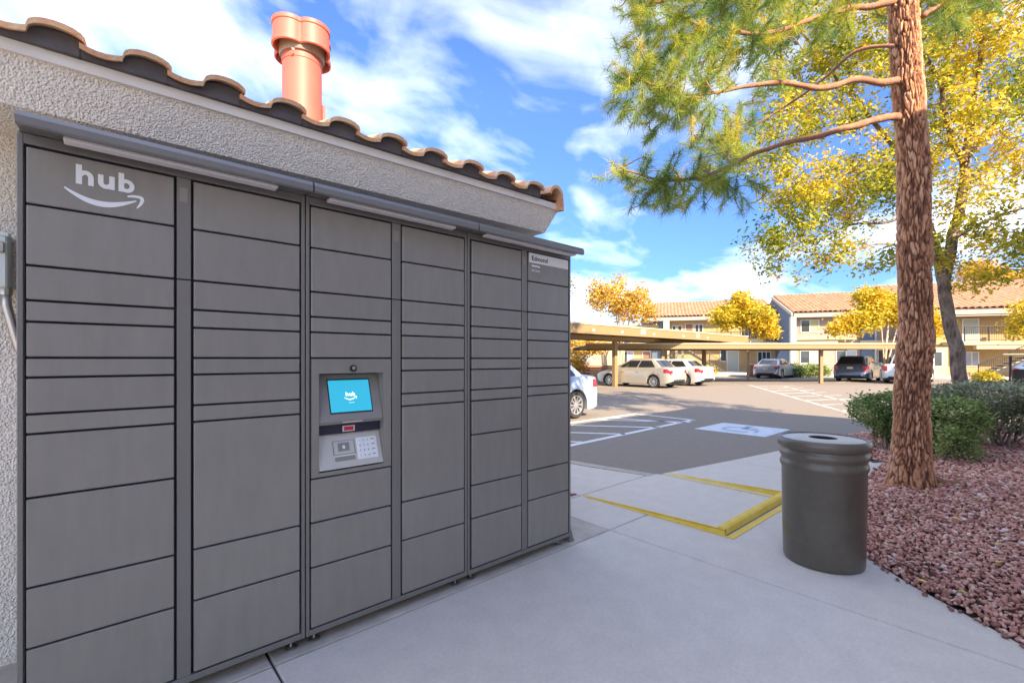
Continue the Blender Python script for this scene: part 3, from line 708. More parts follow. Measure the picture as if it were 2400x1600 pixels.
b = MB(); stroke(b, [(2.106, 1.912), (2.125, 1.909), (2.150, 1.911), (2.182, 1.907)], 0.010, -0.0076); b.build('small_print_line', m_print, name_door)
text('All Units', 2.104, 1.873, 0.016, -0.0076, m_print, name_door, 'small_lettering', 0.0002, 1.0)

# touch-screen unit in the third column
b = MB(); X0, X1, Z0, Z1 = 0.716, 1.108, 0.757, 1.300; ox0, ox1, oz0, oz1 = 0.749, 1.067, 0.776, 1.232
def frame(b, X0, X1, Z0, Z1, x0, x1, z0, z1, ya, yb):
    b.box(X0, x0, ya, yb, Z0, Z1); b.box(x1, X1, ya, yb, Z0, Z1); b.box(x0, x1, ya, yb, z1, Z1); b.box(x0, x1, ya, yb, Z0, z0)
frame(b, X0, X1, Z0, Z1, ox0, ox1, oz0, oz1, -0.006, 0.011); tu = b.build('terminal_panel', m_lock, LK)
b = MB(); frame(b, ox0-0.004, ox1+0.004, oz0-0.004, oz1+0.004, ox0, ox1, oz0, oz1, 0.0112, 0.115); b.box(ox0, ox1, 0.108, 0.115, oz0, oz1); b.build('terminal_recess', m_bezel, tu)
b = MB(); b.lathe([(0.0165, -0.006), (0.0165, -0.013), (0.0135, -0.015), (0.006, -0.0145)], (0.909, 0, 1.255), 24, False, True, 'y'); lkk = b.build('cam_lock', m_black, tu, smooth=40)
b = MB(); b.cyl((0.909, 0, 1.257), 0.008, -0.0165, -0.013, 16, 'y'); b.build('lock_core', m_steel, lkk)
# upper sloped bezel: top set back, bottom forward
def slope_panel(b, x0, x1, y_t, z_t, y_b, z_b, th=0.01, rise=0.0):
    d = Vector((0, y_b-y_t, z_b-z_t)); nn = Vector((0, d.z, -d.y)).normalized()*-1
    if nn.y > 0: nn = -nn
    o_ = nn*rise; t_ = nn*(rise+th)
    v = []
    for q in (o_, t_):
        for (x, y, z) in ((x0, y_t, z_t), (x1, y_t, z_t), (x1, y_b, z_b), (x0, y_b, z_b)): v.append((x, y+q.y, z+q.z))
    b.add(v, [(0, 1, 2, 3), (4, 7, 6, 5), (0, 4, 5, 1), (1, 5, 6, 2), (2, 6, 7, 3), (3, 7, 4, 0)])
def lerpP(P0, P1, t): return (P0[0]+(P1[0]-P0[0])*t, P0[1]+(P1[1]-P0[1])*t)
UT, UB = (0.075, 1.222), (0.004, 1.002)
b = MB(); slope_panel(b, ox0+0.002, ox1-0.002, UT[0], UT[1], UB[0], UB[1], 0.008); b.box(ox0+0.002, ox1-0.002, 0.004, 0.10, 0.992, 1.002)
bz = b.build('screen_bezel', m_bezel, tu)
a0, a1 = lerpP(UT, UB, 0.10), lerpP(UT, UB, 0.84)
b = MB(); slope_panel(b, 0.806, 1.018, a0[0], a0[1], a1[0], a1[1], 0.0015, 0.008); b.build('screen_surround', m_gap, bz)
a0, a1 = lerpP(UT, UB, 0.13), lerpP(UT, UB, 0.81)
b = MB(); slope_panel(b, 0.811, 1.013, a0[0], a0[1], a1[0], a1[1], 0.001, 0.0098); scn = b.build('screen', m_screen, bz)
# logo on the screen, placed in the slope's plane
def on_slope(o, P0, P1, rise, zc):
    me = o.data; q = np.empty(len(me.vertices)*3); me.vertices.foreach_get('co', q); q = q.reshape(-1, 3)
    d = Vector((0, P1[0]-P0[0], P1[1]-P0[1])).normalized(); nn = Vector((0, d.z, -d.y))
    if nn.y > 0: nn = -nn
    mid = Vector((0, (P0[0]+P1[0])/2, (P0[1]+P1[1])/2))
    t = -(q[:, 2]-zc); r = q.copy(); r[:, 1] = mid.y+d.y*t+nn.y*rise; r[:, 2] = mid.z+d.z*t+nn.z*rise
    me.vertices.foreach_set('co', r.ravel()); me.update()
# (screen marks are children of the screen_bezel, beside the screen)
before = set(bpy.data.objects); hub_logo(0.889, 1.115, 0.020, 0.0, m_screenw, bz)
b = MB(); stroke(b, [(0.900, 1.082), (0.928, 1.082)], 0.0035, 0.0); b.build('screen_print_line', m_screenl, bz)
for o in set(bpy.data.objects)-before: on_slope(o, UT, UB, 0.0118, 1.110)
# slot between the panels
b = MB(); b.box(ox0+0.002, ox1-0.002, 0.03, 0.10, 0.944, 0.990); b.build('scanner_slot', mat('scanner_dark_blue', (0.025, 0.028, 0.055), 0.2), tu)
b = MB(); b.box(0.872, 0.932, 0.027, 0.030, 0.950, 0.978); st = b.build('warning_sticker', m_pink, tu)
q = MB(); q.box(0.879, 0.925, 0.0255, 0.027, 0.955, 0.973); q.build('sticker_print', m_red, st)
b = MB(); b.box(0.862, 0.960, 0.0, 0.004, 0.9965, 1.0015); b.build('scanner_label', m_pink, tu)
LT, LB = (0.050, 0.936), (-0.004, 0.782)
b = MB(); slope_panel(b, ox0+0.002, ox1-0.002, LT[0], LT[1], LB[0], LB[1], 0.006); b.box(ox0+0.002, ox1-0.002, 0.045, 0.10, 0.928, 0.940); lp = b.build('keypad_shelf', m_silver, tu)
a0, a1 = lerpP(LT, LB, 0.08), lerpP(LT, LB, 0.90)
b = MB(); slope_panel(b, 0.764, 1.052, a0[0], a0[1], a1[0], a1[1], 0.0015, 0.006); b.build('keypad_plate', m_silver, lp)
def small(name, x0, x1, t0, t1, mt, rise, th):
    a0, a1 = lerpP(LT, LB, t0), lerpP(LT, LB, t1); b = MB(); slope_panel(b, x0, x1, a0[0], a0[1], a1[0], a1[1], th, rise); return b.build(name, mt, lp)
small('card_reader', 0.822, 0.930, 0.20, 0.62, m_bezel, 0.0075, 0.001); small('card_reader_face', 0.827, 0.925, 0.22, 0.60, m_silver, 0.0085, 0.0008)
small('reader_window', 0.846, 0.902, 0.27, 0.52, m_bezel, 0.0094, 0.0008)
small('reader_mark', 0.868, 0.880, 0.35, 0.45, m_print, 0.0103, 0.0004); small('card_slot', 0.827, 0.925, 0.64, 0.66, m_print, 0.0076, 0.001); small('card_slot', 0.827, 0.925, 0.67, 0.80, m_bezel, 0.0076, 0.001)
small('keypad_base', 0.938, 1.042, 0.17, 0.82, m_print, 0.0076, 0.003)
GL = ['1', '2', '3', '', '4', '5', '6', '', '7', '8', '9', '', '*', '0', '#', '']
for r in range(4):
    for c in range(4):
        x0 = 0.9435+c*0.0205; t0 = 0.195+r*0.153; x1 = x0+(0.0178 if c < 3 else 0.031)
        small('key', x0, x1, t0, t0+0.128, m_print, 0.0107, 0.003)
        if c < 3:
            zc = 0.86; o = text(GL[r*4+c], x0+0.0055, 0.0, 0.0105, 0.0, m_dprint, lp, 'key_digit', 0.0, 1.0)
            me = o.data; qq = np.empty(len(me.vertices)*3); me.vertices.foreach_get('co', qq); qq = qq.reshape(-1, 3)
            a_, b_ = lerpP(LT, LB, t0+0.098), None; d = Vector((0, LB[0]-LT[0], LB[1]-LT[1])).normalized(); nn = Vector((0, d.z, -d.y))
            if nn.y > 0: nn = -nn
            zz_ = qq[:, 2].copy(); qq[:, 1] = a_[0]-d.y*zz_+nn.y*0.0141; qq[:, 2] = a_[1]-d.z*zz_+nn.z*0.0141
            me.vertices.foreach_set('co', qq.ravel()); me.update()
        else: small('key_print', x0+0.006, x1-0.007, t0+0.045, t0+0.075, m_bezel, 0.0138, 0.0003)

# ------------------------------------------------------------------ trash can
tcn = thing('trash_can', 'round dark bronze steel trash can with open lid beside the gravel bed', 'trash can', (3.50, 0.90, 0))
b = MB(); b.lathe([(0.205, 0.004), (0.218, 0.004), (0.224, 0.02), (0.229, 0.25), (0.233, 0.595), (0.240, 0.606), (0.244, 0.622), (0.240, 0.640), (0.234, 0.652), (0.234, 0.664), (0.243, 0.674), (0.247, 0.690), (0.243, 0.706), (0.237, 0.716), (0.237, 0.735)], n=72, cap0=True)
b.build('body', m_can, tcn, smooth=60)
b = MB(); b.lathe([(0.234, 0.722), (0.246, 0.728), (0.256, 0.742), (0.259, 0.762), (0.255, 0.782), (0.246, 0.792), (0.236, 0.792), (0.231, 0.786), (0.231, 0.776)], n=72); b.build('rim', m_can, tcn, smooth=60)
b = MB(); b.lathe([(0.2305, 0.776), (0.2305, 0.783), (0.226, 0.785), (0.092, 0.794), (0.085, 0.793), (0.081, 0.789), (0.080, 0.772)], n=72); b.build('lid', m_canlid, tcn, smooth=45)
b = MB(); b.lathe([(0.0795, 0.79), (0.0785, 0.60), (0.0, 0.60)], n=40); b.build('dark_hole_cup', m_black, tcn)  # black cup added under the hole, its shade put into the colour

# ------------------------------------------------------------------ vegetation helpers
def leaf_quads(P, size, aspect, droop=0.3, jitter=1.0, fold=0.25):
    n = len(P); th = rng.uniform(0, 2*np.pi, n); dz = rng.normal(-droop, 0.45*jitter, n)
    D = np.stack([np.cos(th), np.sin(th), dz], -1); D /= np.linalg.norm(D, axis=1)[:, None]
    U = rng.normal(0, 1, (n, 3)); U -= (U*D).sum(1)[:, None]*D; U /= np.linalg.norm(U, axis=1)[:, None]
    W = np.cross(D, U); L_ = (size*rng.uniform(0.65, 1.3, n))[:, None]
    b0 = P; b1 = P+D*L_*0.45+U*L_*aspect/2+W*L_*fold*0.3; b2 = P+D*L_; b3 = P+D*L_*0.45-U*L_*aspect/2+W*L_*fold*0.3
    return np.stack([b0, b1, b2, b3], 1).reshape(-1, 3), np.arange(4*n).reshape(n, 4)
def cluster_leaves(C, per, spread, size, aspect, tintf, droop=0.3):
    n = len(C); P = np.repeat(C, per, 0)+rng.normal(0, spread, (n*per, 3)); v, f = leaf_quads(P, size, aspect, droop)
    t = np.clip(np.repeat(tintf, per)+rng.normal(0, 0.12, n*per), 0, 1)
    return v, f, np.repeat(t, 4)
def sample_blobs(blobs, n):
    """blobs: (centre, (ra, rb, rz)) with ra across the view and rb along it"""
    out_ = []; vol = np.array([r[0]*r[1]*r[2] for c, r in blobs]); cnt = np.maximum(1, (n*vol/vol.sum()).astype(int))
    for (c, r), k in zip(blobs, cnt):
        u = rng.normal(0, 1, (k, 3)); u /= np.linalg.norm(u, axis=1)[:, None]; u *= (rng.uniform(0, 1, (k, 1))**0.42)
        out_.append(np.array(c)+u[:, :1]*r[0]*np.array(cR)+u[:, 1:2]*r[1]*np.array(cV)+u[:, 2:3]*np.array([0, 0, r[2]]))
    return np.concatenate(out_)
def connect(C, skel, mb, r0=0.012, sag=0.06, r1=0.003, nseg=4, sides=5, rmax_d=1.2):
    """join each cluster to the nearest piece of the growing skeleton with a bent tapering twig"""
    pts = np.array(skel); d = ((C[:, None]-pts[None])**2).sum(-1).min(1); order = np.argsort(d)
    for i in order:
        c = C[i]; dd = ((pts-c)**2).sum(1); j = int(dd.argmin()); p = pts[j]; L_ = math.sqrt(dd[j])
        if L_ < 0.02: continue
        seg = []; off = rng.normal(0, 0.10*L_, 3)
        for k in range(nseg+1):
            t = k/nseg; seg.append(p+(c-p)*t+off*math.sin(math.pi*t)+np.array([0, 0, sag*L_*math.sin(math.pi*t)]))
        ra = min(r0*1.6, r0*(0.4+L_/rmax_d)); rad = [ra+(r1-ra)*k/nseg for k in range(nseg+1)]
        mb.tube(seg, rad, sides, False); pts = np.concatenate([pts, np.array(seg[1:])])
    return pts
def smooth_path(P, n=6):
    P = [Vector(p) for p in P]; out_ = []
    for i in range(len(P)-1):
        p0 = P[max(i-1, 0)]; p1 = P[i]; p2 = P[i+1]; p3 = P[min(i+2, len(P)-1)]
        for k in range(n):
            t = k/n; out_.append(0.5*((2*p1)+(-p0+p2)*t+(2*p0-5*p1+4*p2-p3)*t*t+(-p0+3*p1-3*p2+p3)*t**3))
    return out_+[P[-1]]
def taper(n, a, b_, p=1.0): return [a+(b_-a)*(i/(n-1))**p for i in range(n)]

# ------------------------------------------------------------------ the pine
pine = thing('pine_tree', 'tall pine with thick reddish plated bark rising from the gravel behind the trash can', 'tree', tuple(Vector((5.98, 0.86, 0.05))))
PD = 4.53
pl = Vector(pine.location)
cl = [at(2142, 1150, PD), at(2140, 1100, PD), at(2136, 1000, PD), at(2139, 880, PD), at(2146, 780, PD), at(2143, 640, PD), at(2142, 520, PD), at(2140, 380, PD), at(2130, 230, PD), at(2121, 100, PD), at(2114, -20, PD), at(2105, -250, PD), at(2095, -520, PD), at(2090, -850, PD), at(2095, -1150, PD)]
cl[0].z = -0.05
path = smooth_path(cl, 34); nr = len(path); NS = 170; v = []; tint = []
rs = []
for i, p in enumerate(path):
    h = p.z; r = 0.185 if h < 0 else 0.0
    base = 0.136+0.085*math.exp(-max(h, 0)/0.20)+0.012*math.exp(-((h-2.30)/0.10)**2)+0.010*math.exp(-((h-1.42)/0.15)**2)
    base *= (1.0-0.035*max(h, 0)) if h < 6 else 0.79*max(0.15, 1-(h-6)/5)
    rs.append(base)
for i, p in enumerate(path):
    for k in range(NS):
        a = 2*math.pi*k/NS; ca, sa = math.cos(a), math.sin(a); q = Vector((ca*0.15*25, sa*0.15*25, p.z*6.0)); q0 = Vector((ca*0.15*75, sa*0.15*75, p.z*34))
        wv = noise.noise_vector(q*0.4)*1.3+noise.noise_vector(q*1.7)*0.5; dist, _p = noise.voronoi(q+wv); d2, _q = noise.voronoi(q0+noise.noise_vector(q0*.6)*.6); e2 = min(1.0, (d2[1]-d2[0])/0.35)
        edge = dist[1]-dist[0]; pl_ = min(1.0, edge/0.30); cell = _p[0]
        hsh = (math.sin(cell.x*12.98+cell.y*78.2+cell.z*37.7)*43758.5) % 1.0
        fine = noise.noise(q*2.6)
        flare = 0.045*math.exp(-max(p.z, 0)/0.16)*math.cos(3*a+0.7)
        h2 = (math.sin(_q[0].x*7.1+_q[0].y*31.7+_q[0].z*17.3)*9631.7) % 1.0; r = rs[i]+flare+0.022*(pl_**1.1)-0.013+0.007*(hsh-0.5)+0.005*fine+0.007*(h2-0.5)*(e2**.5)+0.010*noise.noise(Vector((ca*1.1, sa*1.1, p.z*2.1)))
        v.append((p.x+ca*r, p.y+sa*r, p.z)); tint.append(max(0, min(1, 0.05+0.50*(pl_**.8)*(0.55+0.5*hsh)+0.16*fine+0.32*(h2-0.35)*pl_*e2)))
v = np.array(v)-np.array(pl); idx = np.arange(nr*NS).reshape(nr, NS)
f = np.stack([idx[:-1], np.roll(idx[:-1], -1, 1), np.roll(idx[1:], -1, 1), idx[1:]], -1).reshape(-1, 4)
np_mesh('trunk', v, f, m_bark, pine, tint, smooth=True)
rt = MB(); rt.tube([Vector(q)-pl for q in smooth_path([(6.08, 0.70, 0.16), (6.2, 0.57, 0.08), (6.36, 0.42, 0.08), (6.55, 0.33, 0.04)], 5)], taper(16, 0.055, 0.012), 9); rt.build('root', m_branch, pine, smooth=True)
# main boughs, traced then given depth
boughs = [
 ([(2100, 5, 4.5), (1980, 25, 4.3), (1850, 62, 4.1), (1740, 80, 3.9), (1640, 60, 3.75), (1560, 20, 3.6)], 0.034),
 ([(2100, 105, 4.5), (2010, 120, 4.7), (1925, 190, 5.0), (1850, 245, 5.2), (1770, 295, 5.4), (1690, 325, 5.5)], 0.020),
 ([(2105, 190, 4.5), (2000, 190, 4.35), (1930, 203, 4.2), (1860, 198, 4.1), (1780, 196, 4.0), (1700, 208, 3.9), (1620, 222, 3.8), (1540, 200, 3.75), (1480, 170, 3.7)], 0.034),
 ([(2105, 275, 4.5), (2030, 285, 4.35), (1960, 305, 4.2), (1880, 330, 4.1), (1800, 350, 4.0), (1720, 385, 3.9), (1640, 415, 3.8), (1550, 425, 3.75), (1455, 405, 3.7)], 0.038),
 ([(2110, -120, 4.5), (1950, -60, 4.1), (1800, -40, 3.9), (1650, -20, 3.7), (1520, 10, 3.5)], 0.036),
 ([(2160, 40, 4.5), (2230, 0, 4.9), (2300, -20, 5.3), (2350, 10, 5.5)], 0.026),
 ([(2110, -220, 4.5), (2250, -260, 4.2), (2380, -250, 3.9)], 0.030),
 ([(2105, -300, 4.5), (1960, -340, 4.9), (1800, -330, 5.3)], 0.030),
 ([(2100, -500, 4.5), (2220, -620, 4.9), (2360, -640, 5.4)], 0.026), ([(2095, -600, 4.5), (1960, -700, 4.3), (1830, -720, 4.0)], 0.026),
]
br = MB(); skel = []
for P, r in boughs:
    pp = smooth_path([at(*q) for q in P], 8); pp = [q+Vector(noise.noise_vector(q*3.0))*0.03 for q in pp]
    br.tube([q-pl for q in pp], [a_*(1+0.22*noise.noise(q*9)) for a_, q in zip(taper(len(pp), r, 0.007, 0.8), pp)], 9); skel += [np.array(q) for q in pp[4:]]
br.build('boughs', m_branch, pine, smooth=True)
blobs = [
 (at(1500, 150, 3.75), (0.38, 0.5, 0.30)), (at(1620, 110, 3.8), (0.50, 0.6, 0.36)), (at(1740, 60, 4.0), (0.50, 0.5, 0.30)),
 (at(1560, 215, 3.8), (0.50, 0.5, 0.22)), (at(1480, 215, 3.75), (0.28, 0.4, 0.22)), (at(1600, 270, 3.85), (0.50, 0.5, 0.17)), (at(1560, 20, 3.7), (0.42, 0.6, 0.30)),
 (at(1480, 405, 3.75), (0.30, 0.4, 0.17)), (at(1580, 440, 3.85), (0.46, 0.5, 0.20)), (at(1710, 445, 4.0), (0.42, 0.4, 0.19)), (at(1540, 465, 3.8), (0.34, 0.35, 0.13)), (at(1640, 400, 3.8), (0.3, 0.4, 0.12)), (at(1690, 350, 4.2), (0.45, 0.5, 0.20)),
 (at(1690, 300, 5.3), (0.45, 0.5, 0.26)), (at(1780, 170, 4.2), (0.4, 0.4, 0.2)), (at(1850, 30, 4.2), (0.5, 0.5, 0.22)), (at(1960, 60, 4.3), (0.3, 0.5, 0.14)),
 (at(1650, -80, 3.8), (0.8, 0.8, 0.4)), (at(2230, 30, 4.9), (0.35, 0.6, 0.25)), (at(2180, -60, 4.6), (0.5, 0.6, 0.3)), (at(2320, -40, 5.2), (0.5, 0.6, 0.3)),
 (at(2300, -280, 4.3), (0.7, 0.8, 0.5)), (at(1850, -340, 5.1), (0.8, 0.9, 0.5)), (at(2300, -640, 5.1), (0.8, 0.9, 0.6)), (at(1900, -700, 4.4), (0.9, 1.0, 0.6)), (at(2095, -1000, 4.5), (0.9, 0.9, 0.9)),
]
C = sample_blobs(blobs, 2500)
tw = MB(); ends = connect(C, skel, tw, 0.010, 0.05, 0.0028, 4, 5); tw.v = [tuple(np.array(q)-np.array(pl)) for q in tw.v]
tw.build('twigs', m_branch, pine, smooth=True, fix=False)
# needles: tufts along the last part of every shoot
base = np.array(skel)
def tufts(C, per, length):
    n = len(C)
    j = ((C[:, None]-base[None])**2).sum(-1).argmin(1); D0 = C-base[j]; D0 /= (np.linalg.norm(D0, axis=1)[:, None]+1e-6)
    D0 = D0+np.array([0, 0, 0.35]); D0 /= np.linalg.norm(D0, axis=1)[:, None]
    t = rng.uniform(-0.16, 0.03, (n, per)); P = C[:, None]+D0[:, None]*t[..., None]
    Q = rng.normal(0, 1, (n, per, 3)); Q /= np.linalg.norm(Q, axis=2)[..., None]
    D = D0[:, None]*0.75+Q*0.95; D /= np.linalg.norm(D, axis=2)[..., None]
    L_ = length*rng.uniform(0.6, 1.15, (n, per, 1)); S = rng.normal(0, 1, (n, per, 3)); S -= (S*D).sum(-1, keepdims=True)*D; S /= np.linalg.norm(S, axis=2)[..., None]
    wd = 0.0017
    V = np.stack([P-S*wd, P+S*wd, P+D*L_+np.array([0, 0, -0.012])], 2).reshape(-1, 3); F = np.arange(n*per*3).reshape(-1, 3)
    ct = np.clip(rng.normal(0.42, 0.22, n), 0, 1); T = np.clip(np.repeat(ct, per)+rng.normal(0, .1, n*per), 0, 1)
    return V, F, np.repeat(T, 3)
V, F, T = tufts(C, 130, 0.11)
tag(np_mesh('needles', V-np.array(pl), F, m_needle, pine, T), kind='stuff')

# ------------------------------------------------------------------ broadleaf tree behind
bt = thing('ash_tree', 'twin stemmed tree with yellow green leaves behind the pine trunk', 'tree', tuple(at(2248, 905, 8.6)*1.0)); bl = Vector(bt.location); bl.z = 0; bt.location = bl
st1 = [at(2258, 1010, 8.6), at(2250, 880, 8.6), at(2228, 760, 8.6), at(2215, 660, 8.6), (at(2232, 560, 8.5)), at(2258, 450, 8.5), at(2264, 360, 8.4)]
st1[0].z = -0.05
st2 = [at(2216, 680, 8.6), at(2190, 580, 8.8), at(2165, 480, 9.0), at(2120, 380, 9.2), at(2050, 290, 9.3)]
mb = MB(); sk = []
def stem(P, r0, r1, n=9, keep=True):
    pp = smooth_path([Vector(q) for q in P], 7); pp = [q+Vector(noise.noise_vector(q*1.7))*0.05*(1 if i > 3 else 0) for i, q in enumerate(pp)]
    mb.tube([q-bl for q in pp], taper(len(pp), r0, r1, 0.8), n)
    if keep: sk.extend([np.array(q) for q in pp[6:]])
stem(st1, 0.128, 0.068, 16); stem(st2, 0.10, 0.04, 12)
stem([at(2260, 380, 8.4), at(2225, 310, 8.3), at(2200, 200, 8.2), at(2150, 90, 8.1), at(2120, -80, 8.1)], 0.06, 0.02)
stem([at(2262, 370, 8.4), at(2280, 260, 8.3), at(2300, 150, 8.1), at(2310, 0, 8.0), at(2330, -250, 8.0)], 0.065, 0.02)
stem([at(2264, 370, 8.4), at(2320, 300, 8.5), at(2380, 210, 8.6), at(2440, 120, 8.7), at(2560, 20, 8.8)], 0.06, 0.02)
stem([at(2232, 560, 8.5), at(2310, 520, 8.3), at(2390, 490, 8.0), at(2480, 470, 7.8)], 0.04, 0.012)
stem([at(2165, 480, 9.0), at(2080, 520, 9.1), at(1990, 530, 9.1), at(1900, 570, 9.0), at(1830, 610, 8.8)], 0.035, 0.010)
stem([at(2120, 380, 9.2), at(2010, 400, 9.0), at(1900, 420, 8.8), at(1810, 480, 8.6)], 0.035, 0.010)
stem([at(2050, 290, 9.3), at(1950, 170, 9.2), at(1870, 60, 9.0), at(1800, -60, 9.0)], 0.035, 0.012)
stem([at(2050, 290, 9.3), at(2000, 200, 9.0), at(1985, 60, 9.0), at(2000, -120, 9.0)], 0.03, 0.012)
stem([at(2200, 610, 8.6), at(2150, 590, 7.8), at(2060, 570, 7.5), at(2000, 590, 7.3)], 0.028, 0.010)
mb.build('trunk', m_bark2, bt, smooth=True)
blobs2 = [
 (at(1840, 560, 8.8), (0.75, 1.2, 0.42)), (at(1930, 480, 8.9), (0.9, 1.3, 0.6)), (at(2030, 430, 9.0), (0.9, 1.3, 0.8)), (at(1860, 420, 8.7), (0.8, 1.0, 0.5)), (at(1800, 630, 8.8), (0.36, 0.6, 0.22)), (at(1880, 610, 8.8), (0.5, 0.8, 0.3)),
 (at(2030, 630, 7.8), (0.35, 0.6, 0.36)), (at(1960, 570, 8.3), (0.6, 0.8, 0.35)), (at(1960, 200, 9.1), (1.0, 1.3, 0.9)), (at(1850, 90, 9.0), (1.0, 1.3, 0.8)), (at(1880, 290, 8.9), (0.9, 1.1, 0.5)), (at(1780, 350, 8.8), (0.6, 0.9, 0.4)), (at(2030, 60, 9.0), (0.9, 1.2, 0.8)),
 (at(2190, 330, 8.4), (0.7, 1.2, 0.9)), (at(2200, 130, 8.3), (0.8, 1.2, 0.9)), (at(2310, 90, 8.2), (0.9, 1.2, 0.9)), (at(2330, 270, 8.4), (0.8, 1.2, 0.7)), (at(2400, 380, 8.5), (0.7, 1.2, 0.7)), (at(2320, 420, 8.2), (0.45, 0.8, 0.3)),
 (at(2290, 560, 8.2), (0.7, 1.0, 0.42)), (at(2370, 620, 8.0), (0.7, 1.0, 0.42)), (at(2230, 480, 8.4), (0.4, 1.0, 0.4)), (at(2450, 520, 8.2), (0.7, 1.0, 0.6)), (at(2220, 580, 8.2), (0.3, 0.6, 0.25)),
 (at(2480, 150, 8.6), (0.9, 1.2, 0.9)), (at(1750, -80, 9.0), (1.2, 1.3, 0.8)), (at(2050, -200, 8.8), (1.5, 1.5, 1.0)), (at(2350, -200, 8.3), (1.4, 1.5, 1.0)), (at(2200, -480, 8.5), (1.6, 1.6, 1.2)),
]
C2 = sample_blobs(blobs2, 1750)
mb = MB(); connect(C2, sk, mb, 0.010, 0.10, 0.003, 4, 4); mb.v = [tuple(np.array(q)-np.array(bl)) for q in mb.v]
mb.build('twigs', m_twig, bt, fix=False)
ctint = np.clip(0.46+0.30*np.array([noise.noise(Vector(c)*0.9) for c in C2])*2+rng.normal(0, .12, len(C2)), 0, 1)
V, F, T = cluster_leaves(C2, 46, 0.095, 0.092, 0.42, ctint, 0.45)
tag(np_mesh('leaves', V-np.array(bl), F, m_leafY, bt, T), kind='stuff')

# ------------------------------------------------------------------ shrubs
def shrub(name, label, centre, boxes, n, size, mt, stems, group='hedge shrubs in the gravel bed', barkm=m_twig, tbase=0.4, droop=-0.2):
    t = thing(name, label, 'shrub', centre, 0, group); c0 = np.array(centre)
    mb = MB(); sk_ = []
    for q in range(stems):
        a = 2*math.pi*q/stems+random.random(); b0 = boxes[q % len(boxes)]; tgt = np.array(b0[0])+rng.normal(0, 0.3, 3)*np.array(b0[1])
        p0 = c0+np.array([math.cos(a)*0.08, math.sin(a)*0.08, -0.03]); mid = (p0+tgt)/2+rng.normal(0, .05, 3)+np.array([0, 0, -.02])
        pp = smooth_path([p0, mid, tgt], 5); mb.tube([tuple(np.array(x)-c0) for x in pp], taper(len(pp), random.uniform(.014, .026), 0.007), 6); sk_ += [np.array(x) for x in pp[2:]]
    # foliage shell: superellipsoid volumes
    pts = []
    vol = np.array([r[0]*r[1]*r[2] for c, r in boxes]); cnt = (n*vol/vol.sum()).astype(int)
    for (c, r), k in zip(boxes, cnt):
        u = rng.normal(0, 1, (k, 3)); u /= (np.abs(u)**3.2).sum(1)[:, None]**(1/3.2); u *= rng.uniform(0.55, 1.02, (k, 1))**0.5
        pts.append(np.array(c)+u[:, :1]*r[0]*np.array(cR)+u[:, 1:2]*r[1]*np.array(cV)+u[:, 2:3]*np.array([0, 0, r[2]]))
    C_ = np.concatenate(pts); C_ = C_[C_[:, 2] > bed_z(C_[:, 0], C_[:, 1])+0.05]
    sub = C_[rng.permutation(len(C_))[:min(len(C_), 260)]]; connect(sub, sk_, mb_t := MB(), 0.006, 0.02, 0.002, 3, 4)
    mb.v += []; mb.build('stems', barkm, t, smooth=True)
    mb_t.v = [tuple(np.array(q)-c0) for q in mb_t.v]; tag(mb_t.build('twigs', barkm, t, fix=False), kind='stuff')
    ti = np.clip(tbase+np.array([noise.noise(Vector(q)*3.5) for q in C_])*0.5+rng.normal(0, .1, len(C_)), 0, 1)
    V, F, T = cluster_leaves(C_, 9, 0.028, size, 0.55, ti, droop)
    tag(np_mesh('leaves', V-c0, F, mt, t, T), kind='stuff'); return t
shrub('hedge_shrub', 'rounded bright green hedge shrub between the trash can and the pine trunk', (8.05, 1.25, 0.07),
      [((8.40, 1.32, 0.56), (0.44, 0.45, 0.24)), ((8.30, 1.10, 0.40), (0.34, 0.42, 0.26))], 1500, 0.042, m_leafG, 9)
shrub('hedge_shrub', 'small leafy green shrub growing low just right of the pine trunk', (7.85, 0.62, 0.08),
      [((8.10, 0.66, 0.52), (0.24, 0.36, 0.27)), ((7.75, 0.60, 0.26), (0.17, 0.22, 0.20))], 800, 0.040, m_leafG, 7, tbase=0.55)
shrub('hedge_shrub', 'tall clipped grey green hedge shrub right of the pine with bare woody base', (8.95, 0.28, 0.08),
      [((9.15, 0.40, 0.76), (0.66, 0.50, 0.20)), ((9.40, 0.10, 0.50), (0.48, 0.40, 0.20))], 1900, 0.040, m_leafS, 14, barkm=m_bark2)
shrub('hedge_shrub', 'narrow yellow green shrub at the far right end of the clipped hedge', (9.75, -0.33, 0.08),
      [((9.75, -0.36, 0.62), (0.14, 0.25, 0.26))], 380, 0.040, m_leafG, 5, tbase=0.75)

